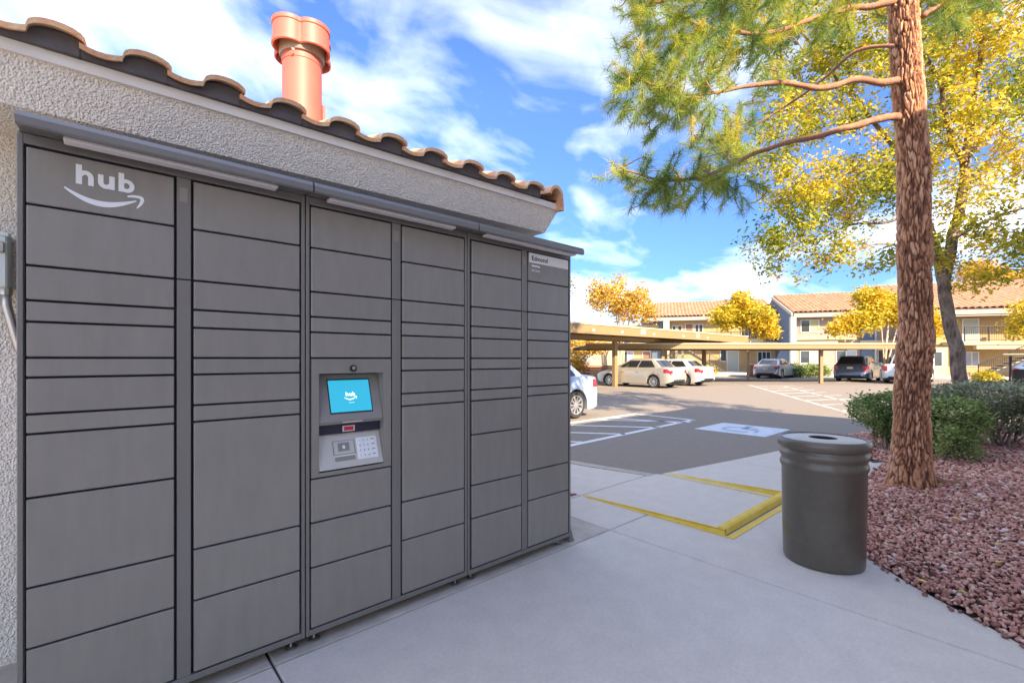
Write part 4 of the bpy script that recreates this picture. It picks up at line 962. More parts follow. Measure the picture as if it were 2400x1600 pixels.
def small_tree(name, label, base, trunk_h, blobs, n, per, lsize, mt, barkm, group, tr=0.09, stems=3, tb=0.6, lean=(0, 0), spread=0.16):
    t = thing(name, label, 'tree', tuple(base), 0, group); b0 = np.array(base); mb = MB(); sk_ = []
    C_ = sample_blobs(blobs, n); mid = C_.mean(0)
    for q in range(stems):
        tgt = C_[rng.integers(len(C_))]*0.45+mid*0.55
        p1 = b0+np.array([lean[0]+rng.normal(0, .12), lean[1]+rng.normal(0, .12), trunk_h*0.6]); pp = smooth_path([b0+np.array([rng.normal(0, .05), rng.normal(0, .05), -.1]), p1, tgt], 5)
        mb.tube([tuple(np.array(x)-b0) for x in pp], taper(len(pp), tr, tr*0.3), 8); sk_ += [np.array(x) for x in pp[5:]]
    mb.build('trunk', barkm, t, smooth=True)
    k = rng.permutation(len(C_))[:140]; mt_ = MB(); connect(C_[k], sk_, mt_, 0.03, 0.05, 0.008, 3, 4, 3.0); mt_.v = [tuple(np.array(q)-b0) for q in mt_.v]; tag(mt_.build('branches', barkm, t, fix=False), kind='stuff')
    ti = np.clip(tb+np.array([noise.noise(Vector(c)*0.8) for c in C_])*0.5+rng.normal(0, .1, len(C_)), 0, 1)
    V, F, T = cluster_leaves(C_, per, spread, lsize, 0.6, ti, 0.1); tag(np_mesh('crown', V-b0, F, mt, t, T), kind='stuff')
    return t
GT = 'autumn trees around the apartments'
def gp(sx, sy, d): p = at(sx, sy, d); p.z = LOT; return p
small_tree('yellow_tree', 'rounded bright yellow tree in front of the middle apartment wing', gp(1752, 870, 32), 2.2,
  [(at(1735, 730, 32), (1.3, 1.3, 1.0)), (at(1770, 745, 31.6), (1.2, 1.3, 0.9)), (at(1700, 745, 32), (0.95, 1.1, 0.8)), (at(1800, 775, 31.6), (0.75, 1.0, 0.55)), (at(1740, 700, 32), (0.7, 0.8, 0.6))], 620, 16, 0.20, m_leafB, m_palebark, GT, tr=0.09, stems=2, tb=0.7)
small_tree('yellow_tree', 'wide bright yellow tree partly hidden by the pine trunk', gp(2075, 880, 29), 2.4,
  [(at(2060, 720, 29), (1.4, 1.3, 1.0)), (at(2010, 755, 29), (1.2, 1.2, 0.7)), (at(1965, 770, 29), (0.75, 0.9, 0.42)), (at(2120, 730, 29), (1.3, 1.2, 1.0)), (at(2180, 760, 29), (0.8, 0.9, 0.8)), (at(2030, 690, 29), (0.8, 0.9, 0.5))], 760, 16, 0.19, m_leafB, m_palebark, GT, tr=0.08, stems=5, tb=0.75)
small_tree('amber_tree', 'sparse amber leaved tree above the carport roof near the locker', gp(1455, 880, 38), 3.0,
  [(at(1430, 700, 38), (1.9, 1.6, 1.3)), (at(1480, 720, 38), (1.5, 1.5, 1.4)), (at(1400, 680, 38), (0.7, 0.8, 1.0)), (at(1455, 655, 38), (0.6, 0.7, 0.9)), (at(1505, 690, 38), (0.7, 0.8, 1.0)), (at(1520, 730, 38), (0.8, 0.9, 0.9))], 430, 15, 0.22, m_leafO, m_palebark, GT, tr=0.12, stems=5, tb=0.5, spread=0.22)
small_tree('amber_tree', 'low orange leaved tree under the carport fascia beside the locker edge', gp(1352, 880, 33), 1.6,
  [(at(1370, 812, 33), (1.6, 1.2, 0.65)), (at(1350, 850, 33), (0.8, 1.0, 0.65))], 300, 16, 0.17, m_leafO, m_bark2, GT, tr=0.07, stems=4, tb=0.6)
small_tree('amber_tree', 'amber tree top showing above the tiled roof at right', gp(2290, 880, 52), 6.0,
  [(at(2300, 640, 52), (2.3, 2.0, 1.5)), (at(2340, 660, 52), (1.6, 1.5, 1.2)), (at(2395, 655, 52), (1.8, 1.8, 1.0))], 330, 15, 0.30, m_leafO, m_bark2, GT, tr=0.15, stems=4, tb=0.5, spread=0.3)
small_tree('yellow_tree', 'yellow branch tips of a tree at the right edge beside the balcony', gp(2450, 880, 22), 2.0,
  [(at(2395, 770, 22), (0.6, 0.8, 0.5)), (at(2440, 740, 22), (1.2, 1.0, 1.0))], 260, 14, 0.15, m_leafB, m_bark2, GT, tr=0.08, stems=3, tb=0.7)
small_tree('slim_tree', 'thin dark stemmed tree top at the edge of the locker', gp(1300, 880, 30), 3.0,
  [(at(1300, 690, 30), (1.2, 1.0, 1.0)), (at(1330, 660, 30), (0.5, 0.6, 0.5))], 80, 10, 0.2, m_leafS, m_bark2, GT, tr=0.07, stems=3, tb=0.4)
def bush(label, c, r, mt, n=260, size=0.12):
    t = thing('garden_bush', label, 'bush', tuple(c), 0, 'bushes along the apartment fronts'); c0 = np.array(c)
    C_ = sample_blobs([(Vector(c)+Vector((0, 0, r[2]*0.7)), r)], n); C_ = C_[C_[:, 2] > c[2]]
    V, F, T = cluster_leaves(C_, 12, 0.08, size, 0.6, np.clip(rng.normal(0.5, .2, len(C_)), 0, 1), 0.0); tag(np_mesh('foliage', V-c0, F, mt, t, T), kind='stuff')
    mb = MB()
    for q in range(5): mb.tube([(0, 0, 0), (random.uniform(-.5, .5)*r[0], random.uniform(-.5, .5)*r[1], r[2]*0.9)], [0.03, 0.01], 5)
    mb.build('stems', m_twig, t)
bush('spiky green bush between the silver sedan and the carport post', gp(1865, 868, 36), (0.8, 0.7, 0.65), m_leafG)
bush('low clipped dark hedge under the ground floor window left of the carport post', gp(1912, 870, 36), (1.2, 0.7, 0.62), m_leafG, 380)
bush('yellow green flowering bush at the foot of the right hand stairs', gp(2315, 885, 27), (0.7, 0.6, 0.4), m_leafB, 160)
bush('small yellow bush under the left hand stairs behind the white sedan', gp(1660, 872, 40), (0.8, 0.6, 0.5), m_leafB, 160)

# ------------------------------------------------------------------ apartments (local frame x along the front, y away)
ANG = R_(-60)
def wing(label, x0, x1, D, depth, ze, zr, wallm, wl=None):
    t = thing('apartment_building', label, 'building', (0, 0, 0), ANG, 'two storey apartment wings across the lot')
    b = MB(); b.box(x0, x1, D, D+depth, LOT, ze-0.02); b.build('wall', wallm, t)
    return t
def tiled_roof(t, x0, x1, yf, yr, ze, zr, mt=m_tilefar, pitchx=0.36, course=0.42):
    """front slope of real barrel ribs with stepped courses, plus plain back slope, gable ends"""
    nxr = max(2, int((x1-x0)/pitchx)); per = 6; xs = np.linspace(x0, x1, nxr*per+1); ph = (xs-x0)/((x1-x0)/nxr)*2*np.pi
    prof = 0.11*np.abs(np.sin(ph/2))**0.8
    Ls = math.hypot(yr-yf, zr-ze); nc = max(2, int(Ls/course)); V = []; 
    nrm = np.array([-(zr-ze), (yr-yf)])/Ls
    jit = rng.uniform(0, 0.012, (nc, nxr)).repeat(per, axis=1)
    for i in range(nc):
        for tt, lift in ((i/nc, 0.03), ((i+1)/nc, 0.0)):
            h = prof+lift; jj = np.append(jit[i], jit[i, -1]); h = h+jj
            V.append(np.stack([xs, yf+(yr-yf)*tt+nrm[0]*h, ze+(zr-ze)*tt+nrm[1]*h], -1))
    V = np.array(V); R, Cn = V.shape[:2]; idx = np.arange(R*Cn).reshape(R, Cn)
    F = np.stack([idx[:-1, :-1], idx[:-1, 1:], idx[1:, 1:], idx[1:, :-1]], -1).reshape(-1, 4)
    o = np_mesh('roof_tiles', V.reshape(-1, 3), F, mt, t); tag(o, kind='stuff')
    b = MB(); yb = 2*yr-yf
    b.add([(x0, yf, ze-0.02), (x1, yf, ze-0.02), (x1, yb, ze-0.02), (x0, yb, ze-0.02), (x0, yr, zr-0.03), (x1, yr, zr-0.03)], [(0, 1, 5, 4), (2, 3, 4, 5), (0, 4, 3), (1, 2, 5), (0, 3, 2, 1)])
    b.build('roof', mt, t)
    b = MB(); n = int((x1-x0)/0.45)
    for i in range(n): b.lathe([(0.10, 0), (0.12, 0.40)], (0, 0, 0), 8)
    b = MB(); b.tube([(x, yr, zr+0.02) for x in np.linspace(x0, x1, n+1)], [0.10+0.03*(k % 2) for k in range(n+1)], 7); b.build('ridge_tiles', mt, t)
    b = MB(); b.box(x0+0.05, x1-0.05, yf+0.06, yf+0.28, ze-0.40, ze-0.03); b.build('eave_fascia', m_ftrim, t)
    return o
def windowp(t, x0, x1, z0, z1, y, glass=m_glass, glass2=None, mull_=1):
    b = MB(); fw = 0.06
    b.box(x0-fw, x1+fw, y-0.05, y+0.02, z0-fw, z0); b.box(x0-fw, x1+fw, y-0.05, y+0.02, z1, z1+fw); b.box(x0-fw, x0, y-0.05, y+0.02, z0, z1); b.box(x1, x1+fw, y-0.05, y+0.02, z0, z1)
    for k in range(mull_): xm = x0+(x1-x0)*(k+1)/(mull_+1); b.box(xm-0.03, xm+0.03, y-0.045, y+0.02, z0, z1)
    w_ = b.build('window', m_wframe, t)
    for k in range(mull_+1):
        xa = x0+(x1-x0)*k/(mull_+1)+0.031*(k > 0); xb = x0+(x1-x0)*(k+1)/(mull_+1)-0.031*(k < mull_)
        q = MB(); q.box(xa, xb, y-0.02, y-0.005, z0, z1); q.build('pane', glass if (k == 0 or glass2 is None) else glass2, w_)
    return w_
def doorp(t, x0, x1, z0, z1, y, mt=m_door):
    b = MB(); b.box(x0, x1, y-0.03, y+0.0, z0, z1); d = b.build('door', mt, t)
    q = MB(); q.box(x0-0.06, x0, y-0.05, y, z0, z1+0.06); q.box(x1, x1+0.06, y-0.05, y, z0, z1+0.06); q.box(x0, x1, y-0.05, y, z1, z1+0.06); q.build('frame', m_wframe, d)
    q = MB(); q.cyl((x1-0.12, y-0.05, z0+1.0), 0.03, -0.03, 0.03, 8, 'y'); q.build('handle', m_steel, d)
def railing(t, pts, h=1.0, posts=3, balm=m_rail, sp=0.13):
    """pts: two end points (x, y, z) of the foot line"""
    p0, p1 = Vector(pts[0]), Vector(pts[1]); up = Vector((0, 0, h))
    b = MB(); b.tube([p0+up, p1+up], 0.035, 6); b.tube([p0+Vector((0, 0, .1)), p1+Vector((0, 0, .1))], 0.02, 6)
    for k in range(posts+1): q = p0.lerp(p1, k/posts); b.tube([q, q+up], 0.04, 6)
    r_ = b.build('railing', m_rail, t); n = int((p1-p0).length/sp); b = MB()
    for k in range(1, n): q = p0.lerp(p1, k/n); b.tube([q+Vector((0, 0, .1)), q+up], 0.011, 4, False)
    tag(b.build('balusters', m_rail, r_, fix=False), kind='stuff')
def stairs(t, x0, z0, x1, z1, y0, y1, n=15):
    b = MB(); s_ = []
    for k in range(n):
        xa = x0+(x1-x0)*k/n; za = z0+(z1-z0)*(k+1)/n; q = MB(); q.box(min(xa, xa+(x1-x0)/n*1.15), max(xa, xa+(x1-x0)/n*1.15), y0, y1, za-0.09, za); q.build('stair_tread', m_band, t)
    for yy in (y0-0.06, y1+0.01):
        q = MB(); q.polyY([(x0, z0-0.25+0.1), (x1, z1-0.30), (x1, z1-0.05), (x0, z0+0.1)], yy, yy+0.05); q.build('stringer', m_rail, t)
    railing(t, ((x0, y0-0.03, z0+0.1), (x1, y0-0.03, z1)), 0.95, 3)

# wing A (left, set back)
A_ = wing('left apartment wing with blue end wall and stairs behind the carport', 0.3, 10.6, 52.2, 9, 5.55, 0, m_wall_warm)
tiled_roof(A_, -2.0, 10.6, 51.2, 58.4, 5.72, 7.95)
b = MB(); b.add([(-0.2, 51.6, 5.3), (-0.2, 59, 7.6), (-0.2, 59, 5.0), (-0.2, 51.6, 5.0), (0.25, 51.6, 5.3), (0.25, 59, 7.6), (0.25, 59, 5.0), (0.25, 51.6, 5.0)], [(0, 1, 2, 3), (4, 7, 6, 5), (0, 4, 5, 1), (1, 5, 6, 2), (2, 6, 7, 3), (3, 7, 4, 0)]); b.build('gable_panel', m_blue, A_)
b = MB(); b.add([(-2.6, 55, 6.75), (-0.25, 51.3, 5.55), (-0.25, 51.3, 5.28), (-2.6, 55, 6.45), (-2.6, 55.2, 6.75), (-0.25, 51.5, 5.55), (-0.25, 51.5, 5.28), (-2.6, 55.2, 6.45)], [(0, 1, 2, 3), (4, 7, 6, 5), (0, 4, 5, 1), (1, 5, 6, 2), (2, 6, 7, 3), (3, 7, 4, 0)]); b.build('barge_board', m_ftrim, A_)
b = MB(); b.add([(-2.6, 55.3, 6.45), (-0.25, 51.6, 5.28), (-0.25, 51.6, 2.6), (-2.6, 55.3, 2.6), (-2.6, 55.5, 6.45), (-0.25, 51.8, 5.28), (-0.25, 51.8, 2.6), (-2.6, 55.5, 2.6)], [(0, 1, 2, 3), (4, 7, 6, 5), (0, 4, 5, 1), (1, 5, 6, 2), (2, 6, 7, 3), (3, 7, 4, 0)]); b.build('angled_wall', m_blue, A_)
b = MB(); b.box(-0.18, 0.42, 51.3, 51.75, LOT, 5.5); b.build('column', m_pale, A_)
for xa in (1.0, 1.6): q = MB(); q.box(xa, xa+0.25, 51.3, 51.6, LOT, 2.65); q.build('column', m_pale, A_)
b = MB(); b.box(-7.2, 10.5, 51.2, 52.2, 2.68, 3.02); b.build('walkway_slab', m_band, A_)
b = MB(); b.box(-7.2, 0.28, 52.25, 56, LOT, 5.0); b.build('wall', m_wall_warm, A_)
b = MB(); b.box(-1.35, -0.1, 51.9, 52.24, LOT, 2.66); b.build('blue_panel', m_blue, A_)
doorp(A_, 2.05, 2.75, 3.02, 5.0, 52.2); windowp(A_, 0.75, 1.05, 3.6, 4.8, 52.2, mull_=0); windowp(A_, 1.30, 1.65, 3.5, 4.8, 52.2, mull_=0); windowp(A_, 3.0, 3.7, 3.9, 4.9, 52.2)
windowp(A_, 5.45, 5.95, 1.1, 2.2, 52.2, mull_=0); doorp(A_, 6.1, 7.1, LOT, 2.1, 52.2, m_pale); windowp(A_, 7.4, 8.6, 3.7, 4.8, 52.2)
doorp(A_, -2.3, -1.55, LOT, 2.1, 52.24); windowp(A_, -4.6, -3.3, 0.9, 2.1, 52.24, m_glass, m_glassl); windowp(A_, -4.4, -3.6, 2.72+0.35, 3.5, 52.24, mull_=0)
q = MB(); q.box(-3.0, -1.5, 51.10, 51.18, 2.80, 3.02); sg = q.build('address_sign', m_wframe, A_); q = MB(); q.box(-2.75, -1.75, 51.085, 51.095, 2.88, 2.94); q.build('sign_lettering', m_dprint, sg)
for xa in (-4.6, -0.9): q = MB(); q.box(xa, xa+0.75, 51.12, 51.18, 2.70, 3.05); q.build('vent_louvre', m_blue, A_)
stairs(A_, 5.6, LOT, 1.4, 2.75, 50.0, 51.1, 15)
railing(A_, ((2.2, 51.25, 3.02), (10.4, 51.25, 3.02)), 1.0, 6)
# wing B (middle, forward)
B_ = wing('middle apartment wing with slate blue gable wall and pale corner column', 10.7, 19.6, 46.6, 9, 5.2, 0, m_wall_grey)
tiled_roof(B_, 10.55, 20.0, 45.7, 53.6, 5.30, 7.75)
b = MB(); b.add([(10.48, 46.2, 5.05), (10.48, 54, 7.45), (10.48, 54, LOT), (10.48, 46.2, LOT), (10.545, 46.2, 5.05), (10.545, 54, 7.45), (10.545, 54, LOT), (10.545, 46.2, LOT)], [(0, 1, 2, 3), (4, 7, 6, 5), (0, 4, 5, 1), (1, 5, 6, 2), (2, 6, 7, 3), (3, 7, 4, 0)]); b.build('gable_wall', m_blue, B_)
b = MB(); b.add([(10.36, 45.6, 5.30), (10.36, 53.6, 7.72), (10.36, 53.6, 7.45), (10.36, 45.6, 5.02), (10.47, 45.6, 5.30), (10.47, 53.6, 7.72), (10.47, 53.6, 7.45), (10.47, 45.6, 5.02)], [(0, 1, 2, 3), (4, 7, 6, 5), (0, 4, 5, 1), (1, 5, 6, 2), (2, 6, 7, 3), (3, 7, 4, 0)]); b.build('barge_board', m_ftrim, B_)
b = MB(); b.box(10.35, 10.78, 45.75, 46.25, 0.9, 5.0); b.build('column', m_pale, B_)
b = MB(); b.box(10.80, 15.3, 46.1, 46.58, 2.95, 3.30); b.build('balcony_ledge', m_band, B_); b = MB(); b.box(10.82, 14.0, 46.25, 46.58, 2.55, 2.90); b.build('balcony_ledge', m_band, B_)
windowp(B_, 11.35, 12.65, 3.66, 4.68, 46.6, m_glass, mat('yellow_blind', (0.42, 0.40, 0.22), 0.5)); windowp(B_, 11.3, 12.7, 0.95, 2.0, 46.6, m_glass, m_glassl)  # upper window: second pane in a muted yellow
windowp(B_, 14.0, 15.4, 1.1, 2.0, 46.6, m_glass, m_glassl); windowp(B_, 13.8, 15.2, 3.66, 4.6, 46.6)
b = MB(); b.box(15.7, 16.6, 46.3, 46.58, LOT, 4.9); b.build('blue_panel', m_blue, B_)
b = MB(); b.box(16.62, 16.75, 46.2, 46.58, LOT, 4.9); b.build('corner_post', m_pale, B_)
b = MB(); b.box(15.6, 19.6, 45.9, 46.28, 2.45, 2.85); b.build('walkway_slab', m_band, B_)
doorp(B_, 17.0, 17.9, LOT, 2.05, 46.6, m_rail); windowp(B_, 18.3, 19.2, 3.3, 4.4, 46.6)
b = MB(); b.add([(9.0, 47.5, LOT), (10.3, 46.0, LOT), (10.55, 46.2, 2.3), (9.9, 47.0, 2.3), (9.1, 47.7, LOT), (10.4, 46.3, LOT), (10.6, 46.4, 2.3), (10.0, 47.2, 2.3)], [(0, 1, 2, 3), (4, 7, 6, 5), (0, 4, 5, 1), (1, 5, 6, 2), (2, 6, 7, 3), (3, 7, 4, 0)]); b.build('stair_side_panel', m_blue, B_)
# breezeway between A and B
q = MB(); q.box(6.6, 8.9, 49.6, 49.9, 2.75, 3.25); q.build('walkway_beam', m_band, A_)
windowp(A_, 8.9, 10.0, 0.3, 2.0, 52.2, mull_=2)
# wing C (right, nearest)
C_w = wing('right apartment wing with outdoor stairs and upper walkway railing', 18.4, 34.0, 44.2, 9, 4.75, 0, m_wall_warm)
tiled_roof(C_w, 18.2, 34.5, 42.6, 50.6, 4.98, 7.90, pitchx=0.40)
b = MB(); b.box(18.3, 34.4, 42.75, 43.2, 4.45, 4.93); b.build('soffit_band', m_ftrim, C_w)
b = MB(); b.box(20.2, 34, 42.7, 44.2, 2.32, 2.58); b.build('walkway_slab', m_band, C_w); b = MB(); b.box(21.6, 26.0, 42.75, 43.2, 2.02, 2.30); b.build('walkway_beam', m_band, C_w)
railing(C_w, ((20.9, 42.75, 2.58), (33.5, 42.75, 2.58)), 1.08, 9)
b = MB(); b.box(18.7, 20.0, 42.9, 44.19, LOT, 2.18); b.build('closet_wall', m_band, C_w); windowp(C_w, 19.15, 19.6, 0.78, 1.82, 42.9, mull_=0)
windowp(C_w, 20.75, 21.1, 3.3, 4.25, 44.2, mull_=0); doorp(C_w, 21.5, 22.4, 2.58, 4.3, 44.2, m_pale); windowp(C_w, 21.65, 22.4, 0.8, 1.8, 44.2, m_glassl)
windowp(C_w, 25.4, 26.6, 3.5, 4.4, 44.2); doorp(C_w, 27.5, 28.4, LOT, 2.1, 44.2)
q = MB(); q.box(23.9, 24.15, 42.85, 43.0, 3.75, 4.0); q.build('wall_lamp', m_band, C_w)
stairs(C_w, 20.6, LOT, 25.6, 2.55, 40.6, 41.8, 15)
q = MB(); q.box(25.6, 27.4, 40.6, 42.7, 2.35, 2.55); q.build('stair_landing', m_band, C_w)
# brick planter piers
for k, (sx, d) in enumerate(((1767, 36), (2080, 33))):
    p = gp(sx, 880, d); t = thing('brick_pier', ('low red brick pier with pale cap beside the silver sedan', 'orange brick pier with pale cap beside the white pickup')[k], 'brick pier', tuple(p), ANG, 'brick piers by the parking')
    for rr in range(11):
        for cc in range(3):
            q = MB(); q.box(-0.36+cc*0.24+0.005, -0.36+(cc+1)*0.24-0.005, -0.2, 0.2, rr*0.085+0.004, rr*0.085+0.081); q.build('brick', m_brick, t)
    q = MB(); q.box(-0.42, 0.42, -0.26, 0.26, 0.94, 1.04, 0.02); q.build('cap', m_band, t)
# low red wall behind the pale car, pale garden wall
rwp = gp(1405, 880, 33.5); t = thing('garden_wall', 'low red brick wall behind the pale blue car', 'wall', tuple(rwp), R_(-41.67))
for rr in range(8):
    q = MB(); q.box(-1.6, 1.0, 0, 0.2, rr*0.12+0.006, rr*0.12+0.114); q.build('brick_course', m_brick, t)
t = thing('garden_wall', 'pale yellow stucco wall standing behind the orange tree', 'wall', tuple(gp(1415, 875, 40)), R_(-41.67))
q = MB(); q.box(-1.2, 1.5, 0, 0.25, 0, 2.4); q.build('panel', m_band, t); q = MB(); q.box(-1.25, 1.55, -0.04, 0.29, 2.4, 2.5); q.build('coping', m_ftrim, t)
q = MB(); q.tube([(-0.35, -2, 0), (-0.32, -2, 1.5), (-0.3, -2, 3.2)], [0.1, 0.08, 0.06], 8)
# apartment kerb and front walk
kb = MB(); kb.box(-8, 35, 41.2, 41.35, LOT-0.1, LOT+0.14); k_ = kb.build('kerb', m_conc2, None, rz=ANG); tag(k_, kind='structure')
kb = MB(); kb.box(-8, 35, 41.36, 52.2, LOT-0.1, LOT+0.12); k_ = kb.build('front_walk', m_conc, None, rz=ANG); tag(k_, kind='structure')

# ------------------------------------------------------------------ carports
cp1 = thing('carport', 'near tan steel carport with numbered fascia over the two pale cars', 'carport', (0, 0, LOT), 0, 'tan carports')
yF = 12.8; zt_, zb_ = 2.845-LOT, 2.40-LOT
b = MB(); b.polyX([(yF, zb_), (yF, zt_), (yF+0.03, zt_), (yF+0.03, zb_)], 8.0, 32.9); b.build('fascia', m_carport, cp1)
b = MB(); b.box(8.0, 32.9, yF-0.03, yF-0.002, zt_-0.05, zt_+0.02); b.build('fascia_cap', m_band, cp1)
b = MB(); b.box(8.0, 32.9, yF+0.03, 17.6, zb_+0.16, zb_+0.22); b.build('roof_deck', m_carport, cp1)
b = MB(); b.box(8.0, 32.9, 17.6, 17.65, zb_, zt_-0.1); b.build('rear_fascia', m_carport, cp1)
for k in range(28): q = MB(); q.box(8.3+k*0.88, 8.36+k*0.88, yF+0.04, 17.55, zb_+0.05, zb_+0.158); q.build('roof_rib', m_carport, cp1)
for px_ in (14.98, 19.9, 24.8, 29.7):
    q = MB(); q.box(px_-0.12, px_+0.12, 14.25, 14.45, 0, zb_+0.045, 0.01); q.build('post', m_carport, cp1)
    q = MB(); q.tube([(px_+0.1, 14.35, zb_-0.5), (px_+0.75, 14.35, zb_+0.04)], 0.045, 6); q.build('brace', m_band, cp1)
q = MB(); q.box(8.0, 32.9, 14.22, 14.48, zb_-0.14, zb_+0.04); q.build('beam', m_carport, cp1)
for xa in (25.6, 25.82): q = MB(); q.box(xa, xa+.10, yF-0.012, yF-0.001, zb_+0.10, zb_+0.34); q.build('number_digit', m_plate, cp1)
for xa, s_ in ((16.1, .13), (18.25, .13), (19.9, .30), (21.0, .12), (24.0, .12), (26.9, .12)):
    q = MB(); q.box(xa, xa+s_*1.3, yF-0.012, yF-0.001, zb_+0.12, zb_+0.12+s_*0.8); q.build('number_plate', m_plate, cp1)
cp2o = at(1372, 880, 26.2); cp2 = thing('carport', 'far tan carport with one flat beam spanning in front of the apartments', 'carport', (cp2o.x, cp2o.y, LOT), YAW-R_(90), 'tan carports')
W2 = 18.6; h2 = 2.17-LOT
b = MB(); b.box(0, W2, 0, 0.05, h2-0.30, h2); b.build('fascia', m_carport, cp2)
b = MB(); b.box(0, W2, -0.04, 0.0-0.002, h2-0.05, h2+0.03); b.build('fascia_cap', m_band, cp2)
b = MB(); b.box(0, W2, 0.05, 5.2, h2-0.14, h2-0.09); b.build('roof_deck', m_carport, cp2)
b = MB(); b.box(0, W2, 5.2, 5.25, h2-0.3, h2-0.02); b.build('rear_fascia', m_carport, cp2)
for xa in (4.6, 13.8):
    q = MB(); q.box(xa-0.09, xa+0.09, 0.6, 0.78, 0, h2-0.141, 0.01); q.build('post', m_carport, cp2)
for k in range(20): q = MB(); q.box(0.4+k*0.93, 0.46+k*0.93, 0.06, 5.15, h2-0.24, h2-0.142); q.build('roof_rib', m_carport, cp2)

# ------------------------------------------------------------------ vehicles
def wheel(t, x, y, r, wdt, side, spokes=10, rimm=m_rim):
    b = MB(); b.cyl((x, y, r), r*0.70, -wdt*0.30, wdt*0.30, 28, 'x'); w_ = b.build('wheel', m_black, t)
    pr = [(r*0.69, -wdt/2*0.9), (r*0.90, -wdt/2), (r*0.985, -wdt*0.38), (r, -wdt*0.2), (r, wdt*0.2), (r*0.985, wdt*0.38), (r*0.90, wdt/2), (r*0.69, wdt/2*0.9), (r*0.66, 0), (r*0.69, -wdt/2*0.9)]
    q = MB(); q.lathe(pr, (x, y, r), 36, axis='x'); q.build('tyre', m_tyre, w_, smooth=50)
    q = MB(); s_ = side; xo = s_*wdt*0.42
    q.lathe([(r*0.70, xo), (r*0.70, xo+s_*0.012), (r*0.64, xo+s_*0.012), (r*0.62, xo-s_*0.03), (r*0.70, xo-s_*0.03)], (x, y, r), 36, axis='x')
    q.lathe([(0.0, xo-s_*0.0), (r*0.17, xo), (r*0.19, xo-s_*0.02)], (x, y, r), 16, axis='x')
    for k in range(spokes):
        a = 2*math.pi*k/spokes; ca, sa = math.cos(a), math.sin(a); v = []
        for (rr, ww) in ((r*0.14, r*0.045), (r*0.66, r*0.065)):
            for sx in (-1, 1):
                for xx in (xo-s_*0.03, xo-s_*0.004): v.append((x+xx, y+ca*rr-sa*ww*sx, r+sa*rr+ca*ww*sx))
        q.add(v, [(0, 1, 3, 2), (4, 6, 7, 5), (0, 4, 5, 1), (2, 3, 7, 6), (0, 2, 6, 4), (1, 5, 7, 3)])
    q.build('rim', rimm, w_, smooth=40); return w_
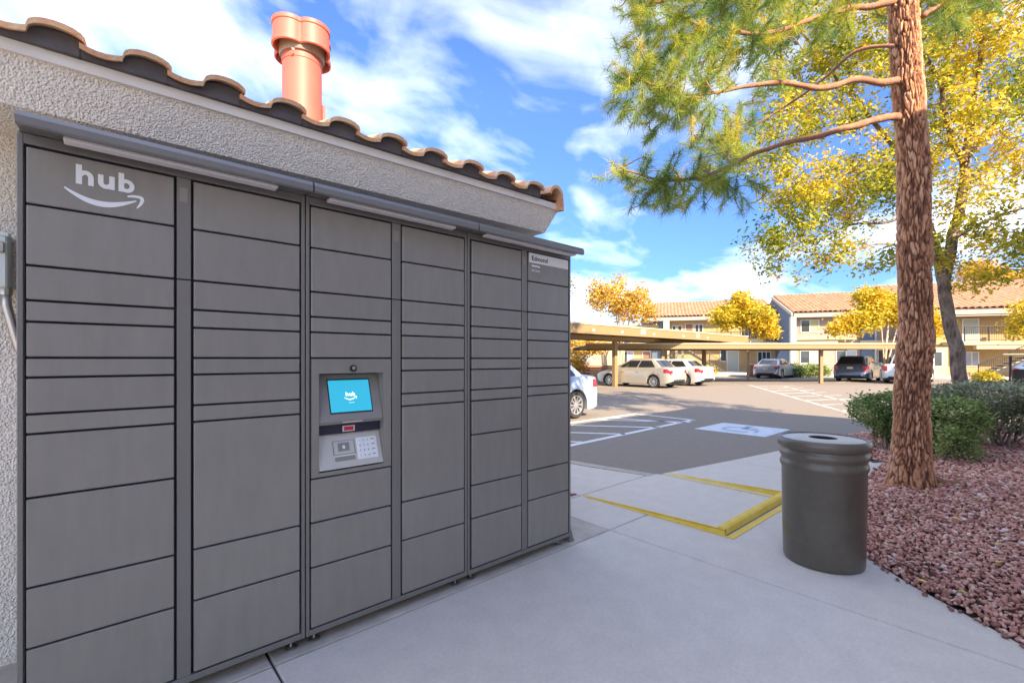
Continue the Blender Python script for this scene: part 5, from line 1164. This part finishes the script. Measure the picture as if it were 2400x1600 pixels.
def car(name, label, cat, loc, rz, L, W, H, body, kind='sedan', wr=0.33, group='parked cars', spokes=10, plate=True):
    """local: nose towards +y, rear at y = 0, x to the right, ground at z = 0"""
    t = thing(name, label, cat, loc, rz, group); hw = W/2
    ya, yb = L*0.205, L*0.80
    if kind == 'sedan':
        deck = [(0, 0.60), (0.02, 0.66), (0.05, 0.90), (0.12, 0.99), (0.5, 1.03), (1.0, 1.02), (L*0.62, 0.98), (L*0.70, 0.94), (L*0.90, 0.80), (L*0.97, 0.68), (L-0.02, 0.56), (L, 0.50)]
        cab = (0.55, L*0.735, 1.05, L*0.53); belt = 0.98
    elif kind == 'suv':
        deck = [(0, 0.62), (0.03, 0.70), (0.06, 1.00), (0.15, 1.10), (1.0, 1.10), (L*0.66, 1.06), (L*0.75, 1.02), (L*0.92, 0.90), (L*0.98, 0.75), (L, 0.55)]
        cab = (0.10, L*0.76, 0.52, L*0.60); belt = 1.06
    else:
        deck = [(0, 0.75), (0.02, 1.05), (0.05, 1.12), (L*0.36, 1.12), (L*0.66, 1.10), (L*0.72, 1.08), (L*0.93, 1.0), (L*0.985, 0.85), (L, 0.6)]
        cab = (L*0.36, L*0.74, L*0.375, L*0.60); belt = 1.08
    dy = [d[0] for d in deck]; dz = [d[1] for d in deck]
    R = wr+0.055
    ys = sorted(set([0, .01, .03, .06, .12, .2, .35, L-.01, L-.04, L-.1, L-.2, L-.35]+list(np.linspace(.5, L-.5, 16))+[yw+R*math.cos(a) for yw in (ya, yb) for a in np.linspace(0.02, math.pi-.02, 13)]+[yw+s_*(R+.004) for yw in (ya, yb) for s_ in (-1, 1)]))
    def wfac(y):
        e_ = min(y, L-y); m_ = 0.50 if y > L/2 else 0.30
        return 1-0.20*max(0, 1-e_/m_)**2.4
    def ring(y):
        zd = float(np.interp(y, dy, dz)); w_ = hw*wfac(y); e_ = min(y, L-y); zl = 0.20+0.14*max(0, 1-e_/0.35)**1.5
        for yw in (ya, yb):
            d = abs(y-yw)
            if d < R: zl = max(zl, wr+math.sqrt(R*R-d*d))
        zm = max(0.58, zl+0.02); zs = max(zd-0.13, zm+0.01)
        return [(w_*0.80, zl), (w_*0.985, zl), (w_*1.0, zm), (w_*0.985, zs), (w_*0.945, max(zd-0.035, zs+.005)), (w_*0.86, max(zd, zs+.01)), (w_*0.45, max(zd, zs+.01)+0.02), (0, max(zd, zs+.01)+0.025)]
    rings = [ring(y) for y in ys]; v = []; m_ = 15
    for y, r_ in zip(ys, rings):
        full = [(-x, z) for x, z in r_]+[(x, z) for x, z in r_[::-1][1:]]
        v += [(x, y, z) for x, z in full]
    f = []
    for i in range(len(ys)-1):
        for k in range(m_-1): f.append((i*m_+k, i*m_+k+1, (i+1)*m_+k+1, (i+1)*m_+k))
    f += [tuple(range(m_)), tuple(range((len(ys)-1)*m_, len(ys)*m_))]
    b = MB(); b.add(v, f); b.build('body', body, t, smooth=38)
    b = MB(); b.box(-hw*0.80, hw*0.80, 0.12, L-0.15, 0.19, 0.66); b.build('underbody', m_black, t)
    # cabin
    y0, y1, r0, r1 = cab; wb, wt = hw*0.90, hw*0.70; zr = H
    def cabP(u, vv_, s_):   # u along 0..1, vv_ up 0..1, side
        e_ = 1-(1-vv_)**1.0; yy = (y0+(r0-y0)*vv_)*(1-u)+(y1+(r1-y1)*vv_)*u
        ww = wb+(wt-wb)*vv_**1.25; ww *= (1-0.07*abs(2*u-1)**4); return Vector((s_*ww, yy, belt+(zr-0.05-belt)*vv_))
    b = MB(); nu, nv = 10, 5; v = []; f = []
    loop = []
    for j in range(nv+1):
        vv_ = j/nv; row = [cabP(i/nu, vv_, -1) for i in range(nu+1)]
        row += [cabP(1, vv_, s_) + Vector((0, 0.07*(1-s_*s_), 0)) for s_ in (-0.6, -0.2, 0.2, 0.6)]
        row += [cabP(1-i/nu, vv_, 1) for i in range(nu+1)]
        row += [cabP(0, vv_, s_) - Vector((0, 0.06*(1-s_*s_), 0)) for s_ in (0.6, 0.2, -0.2, -0.6)]
        loop.append(row)
    n = len(loop[0]); top = [Vector((p.x*0.86, (p.y-(r0+r1)/2)*0.93+(r0+r1)/2, zr-0.012)) for p in loop[-1]]; top2 = [Vector((p.x*0.4, (p.y-(r0+r1)/2)*0.5+(r0+r1)/2, zr)) for p in loop[-1]]
    loop += [top, top2]
    for row in loop: v += [tuple(p) for p in row]
    for j in range(len(loop)-1):
        for i in range(n): f.append((j*n+i, j*n+(i+1) % n, (j+1)*n+(i+1) % n, (j+1)*n+i))
    f.append(tuple(range((len(loop)-1)*n, len(loop)*n))); b.add(v, f); b.build('cabin', body, t, smooth=45)
    def patch(fn, name, mt, nu=6, nv=3, off=0.006):
        G = [[fn(i/nu, j/nv) for i in range(nu+1)] for j in range(nv+1)]; v = []; f = []
        c = G[0][0]; nrm = (G[0][nu]-c).cross(G[nv][0]-c).normalized(); ctr = Vector((0, L*0.45, 0.8))
        if nrm.dot(c-ctr) < 0: nrm = -nrm
        for o_ in (off, -0.02):
            for row in G: v += [tuple(p+nrm*o_) for p in row]
        m2 = nu+1; N_ = m2*(nv+1)
        for j in range(nv):
            for i in range(nu): f.append((j*m2+i, j*m2+i+1, (j+1)*m2+i+1, (j+1)*m2+i))
        bd = [i for i in range(m2)]+[j*m2+nu for j in range(1, nv+1)]+[nv*m2+i for i in range(nu-1, -1, -1)]+[j*m2 for j in range(nv-1, 0, -1)]
        for a_, c_ in zip(bd, bd[1:]+bd[:1]): f.append((a_, c_, N_+c_, N_+a_))
        b = MB(); b.add(v, f); return b.build(name, mt, t, smooth=30)
    for s_ in (-1, 1):
        us = [(0.10, 0.46), (0.49, 0.90)] if kind != 'suv' else [(0.08, 0.30), (0.33, 0.60), (0.63, 0.92)]
        for ua, ub in us: patch(lambda u, q, ua=ua, ub=ub, s_=s_: cabP(ua+(ub-ua)*u, 0.06+0.80*q, s_), 'side_window', m_cglass)
    patch(lambda u, q: cabP(0, 0.10+0.78*q, -0.86+1.72*u)-Vector((0, 0.06*(1-(-0.86+1.72*u)**2), 0)), 'rear_window', m_cglass, 8)
    patch(lambda u, q: cabP(1, 0.10+0.78*q, -0.86+1.72*u)+Vector((0, 0.07*(1-(-0.86+1.72*u)**2), 0)), 'windscreen', m_cglass, 8)
    for yw in (ya, yb):
        for s_ in (-1, 1): wheel(t, s_*(hw-0.125), yw, wr, 0.21, s_, spokes)
    # lamps that wrap the corners
    def side(y, k, s_):
        r_ = ring(y); i = min(int(k), 6); a_ = k-i; return Vector((s_*(r_[i][0]*(1-a_)+r_[i+1][0]*a_), y, r_[i][1]*(1-a_)+r_[i+1][1]*a_))
    for s_ in (-1, 1):
        patch(lambda u, q, s_=s_: side(0.015+0.34*u, 2.55+1.25*q*(1-0.35*u), s_), 'tail_lamp', m_tail, 6, 3, 0.008)
        zt2 = {'sedan': 0.86, 'suv': 1.02, 'pickup': 1.02}[kind]; zb2 = zt2-(0.15 if kind == 'sedan' else 0.3)
        q_ = MB(); q_.box(s_*hw*0.66 if s_ > 0 else -hw*0.84, hw*0.84 if s_ > 0 else -hw*0.66, -0.006 if kind != 'sedan' else 0.018, 0.12, zb2, zt2, 0.012); q_.build('tail_lamp', m_tail, t)
        patch(lambda u, q, s_=s_: side(L-0.02-0.38*u, 3.0+0.9*q, s_), 'headlamp', m_lampc, 6, 3, 0.008)
        q_ = MB(); ym = y1-0.12 if kind != 'pickup' else L*0.66; q_.box(s_*hw*0.93 if s_ > 0 else -hw*1.12, hw*1.12 if s_ > 0 else -hw*0.93, ym-0.08, ym+0.06, belt-0.02, belt+0.12, 0.03); q_.build('wing_mirror', body, t)
        for yh in ((L*0.40, L*0.60) if kind != 'pickup' else (L*0.47,)):
            q_ = MB(); q_.box(s_*hw*0.985 if s_ > 0 else -hw*1.012, hw*1.012 if s_ > 0 else -hw*0.985, yh-0.09, yh+0.09, belt-0.21, belt-0.18, 0.008); q_.build('door_handle', body, t)
    if plate:
        zp = 0.62 if kind == 'sedan' else 0.80
        q_ = MB(); q_.box(-0.16, 0.16, -0.012, 0.03, zp, zp+0.13, 0.004); q_.build('licence_plate', m_plate, t)
    q_ = MB(); q_.box(-hw*0.62, hw*0.62, -0.012, 0.06, 0.30, 0.42, 0.02); q_.build('bumper_valance', m_black, t)
    return t
p_pale = paint('pale_blue_white_paint', (0.34, 0.43, 0.55), 0.15); p_cham = paint('champagne_paint', (0.47, 0.44, 0.37), 0.35); p_white = paint('white_car_paint', (0.62, 0.61, 0.58), 0.0)
p_silver = paint('silver_car_paint', (0.40, 0.44, 0.52), 0.5); p_blue = paint('steel_blue_car_paint', (0.14, 0.20, 0.30), 0.45); p_wh2 = paint('white_pickup_paint', (0.66, 0.72, 0.80), 0.0)
car('parked_car', 'pale blue white sedan cut off by the locker edge, tail lamp showing', 'car', (9.42, 8.08, LOT), R_(90), 4.6, 1.80, 1.45, p_pale, spokes=10, wr=0.325)
car('parked_car', 'champagne sedan under the near carport just right of its post', 'car', (21.05, 11.40, LOT), 0, 4.45, 1.74, 1.45, p_cham, wr=0.31, spokes=9)
car('parked_car', 'white sedan parked beside the champagne one under the near carport', 'car', (23.95, 11.30, LOT), 0, 4.55, 1.76, 1.42, p_white, wr=0.32, spokes=6)
def carpx(sx, d): p = gp(sx, 880, d); return (p.x, p.y, LOT)
car('parked_car', 'silver blue sedan parked alone in front of the brick pier', 'car', carpx(1793, 33.6), R_(-88), 4.6, 1.78, 1.44, p_silver)
car('parked_car', 'steel blue hatchback with black roof near the far carport post', 'car', carpx(1992, 29.0), R_(-90), 4.4, 1.86, 1.62, p_blue, 'suv', wr=0.35)
car('pickup_truck', 'white pickup truck half hidden by the pine trunk', 'truck', carpx(2112, 26.5), R_(-90), 5.3, 1.9, 1.75, p_wh2, 'pickup', wr=0.38)
car('parked_car', 'pale lilac hatchback facing the camera behind the golf cart', 'car', carpx(2400, 20.5), R_(150), 4.4, 1.8, 1.50, p_pale, 'suv', wr=0.33)
# golf cart
gc = thing('golf_cart', 'white golf cart with cream roof and black posts at the right edge', 'golf cart', (*gp(2452, 950, 12.2)[:2], LOT), R_(-100))
b = MB(); b.box(-0.55, 0.55, -1.1, 0.2, 0.28, 0.62, 0.08); b.box(-0.52, 0.52, 0.2, 0.75, 0.26, 0.36, 0.03); b.polyX([(0.70, 0.26), (1.15, 0.30), (1.20, 0.50), (0.85, 0.82), (0.72, 0.80)], -0.54, 0.54); b.build('body', p_pale, gc, smooth=40)
b = MB(); b.box(-0.58, 0.58, -1.15, 0.95, 1.50, 1.56, 0.025); b.build('roof', m_band, gc)
for xx in (-0.5, 0.5):
    b = MB(); b.tube([(xx, 0.85, 0.80), (xx, 0.62, 1.50)], 0.025, 8); b.build('roof_post', m_black, gc); b = MB(); b.tube([(xx, -0.85, 0.60), (xx, -0.75, 1.50)], 0.025, 8); b.build('roof_post', m_black, gc)
b = MB(); b.box(-0.5, 0.5, -0.55, -0.05, 0.62, 0.74, 0.03); b.build('seat', m_black, gc); b = MB(); b.box(-0.5, 0.5, -0.66, -0.56, 0.74, 1.15, 0.03); b.build('backrest', m_black, gc)
b = MB(); b.tube([(-0.25+0.15*math.cos(a), 0.45+0.03*math.sin(a), 0.98+0.13*math.sin(a)) for a in np.linspace(0, 2*math.pi, 17)], 0.012, 6, False); b.build('steering_wheel', m_black, gc)
for xx in (-0.48, 0.48):
    for yy in (-0.75, 0.80): wheel(gc, xx, yy, 0.22, 0.18, 1 if xx > 0 else -1, 5)

# ------------------------------------------------------------------ the building whose shade covers the foreground (behind the camera)
bh = thing('apartment_building', 'two storey apartment block behind the photographer shading the walk', 'building', (0, 0, 0))
b = MB(); b.box(-3.6, 10.1, -14, -3.9, LOT, 6.02); b.build('wall', mat('pale_stucco', (0.62, 0.58, 0.52), 0.95, var=0.05, vscale=2), bh)
b = MB(); b.add([(-4.2, -14.6, 6.16), (10.9, -14.6, 6.16), (10.9, -3.15, 6.16), (-4.2, -3.15, 6.16), (3.0, -9, 8.0), (5.1, -9, 8.0), (-4.2, -14.6, 6.02), (10.9, -14.6, 6.02), (10.9, -3.15, 6.02), (-4.2, -3.15, 6.02)],
   [(0, 1, 5, 4), (1, 2, 5), (2, 3, 4, 5), (3, 0, 4), (6, 9, 8, 7), (0, 6, 7, 1), (1, 7, 8, 2), (2, 8, 9, 3), (3, 9, 6, 0)]); b.build('roof', m_tilefar, bh)
def win_b(x0, x1, z0, z1):
    q = MB(); q.box(x0-.06, x1+.06, -3.9, -3.85, z0-.06, z1+.06); w_ = q.build('window', m_wframe, bh); q = MB(); q.box(x0, x1, -3.85, -3.84, z0, z1); q.build('pane', m_glass, w_)
for xa in (-1.2, 1.6, 4.5, 7.6):
    for za in (0.8, 3.9): win_b(xa, xa+1.5, za, za+1.2)
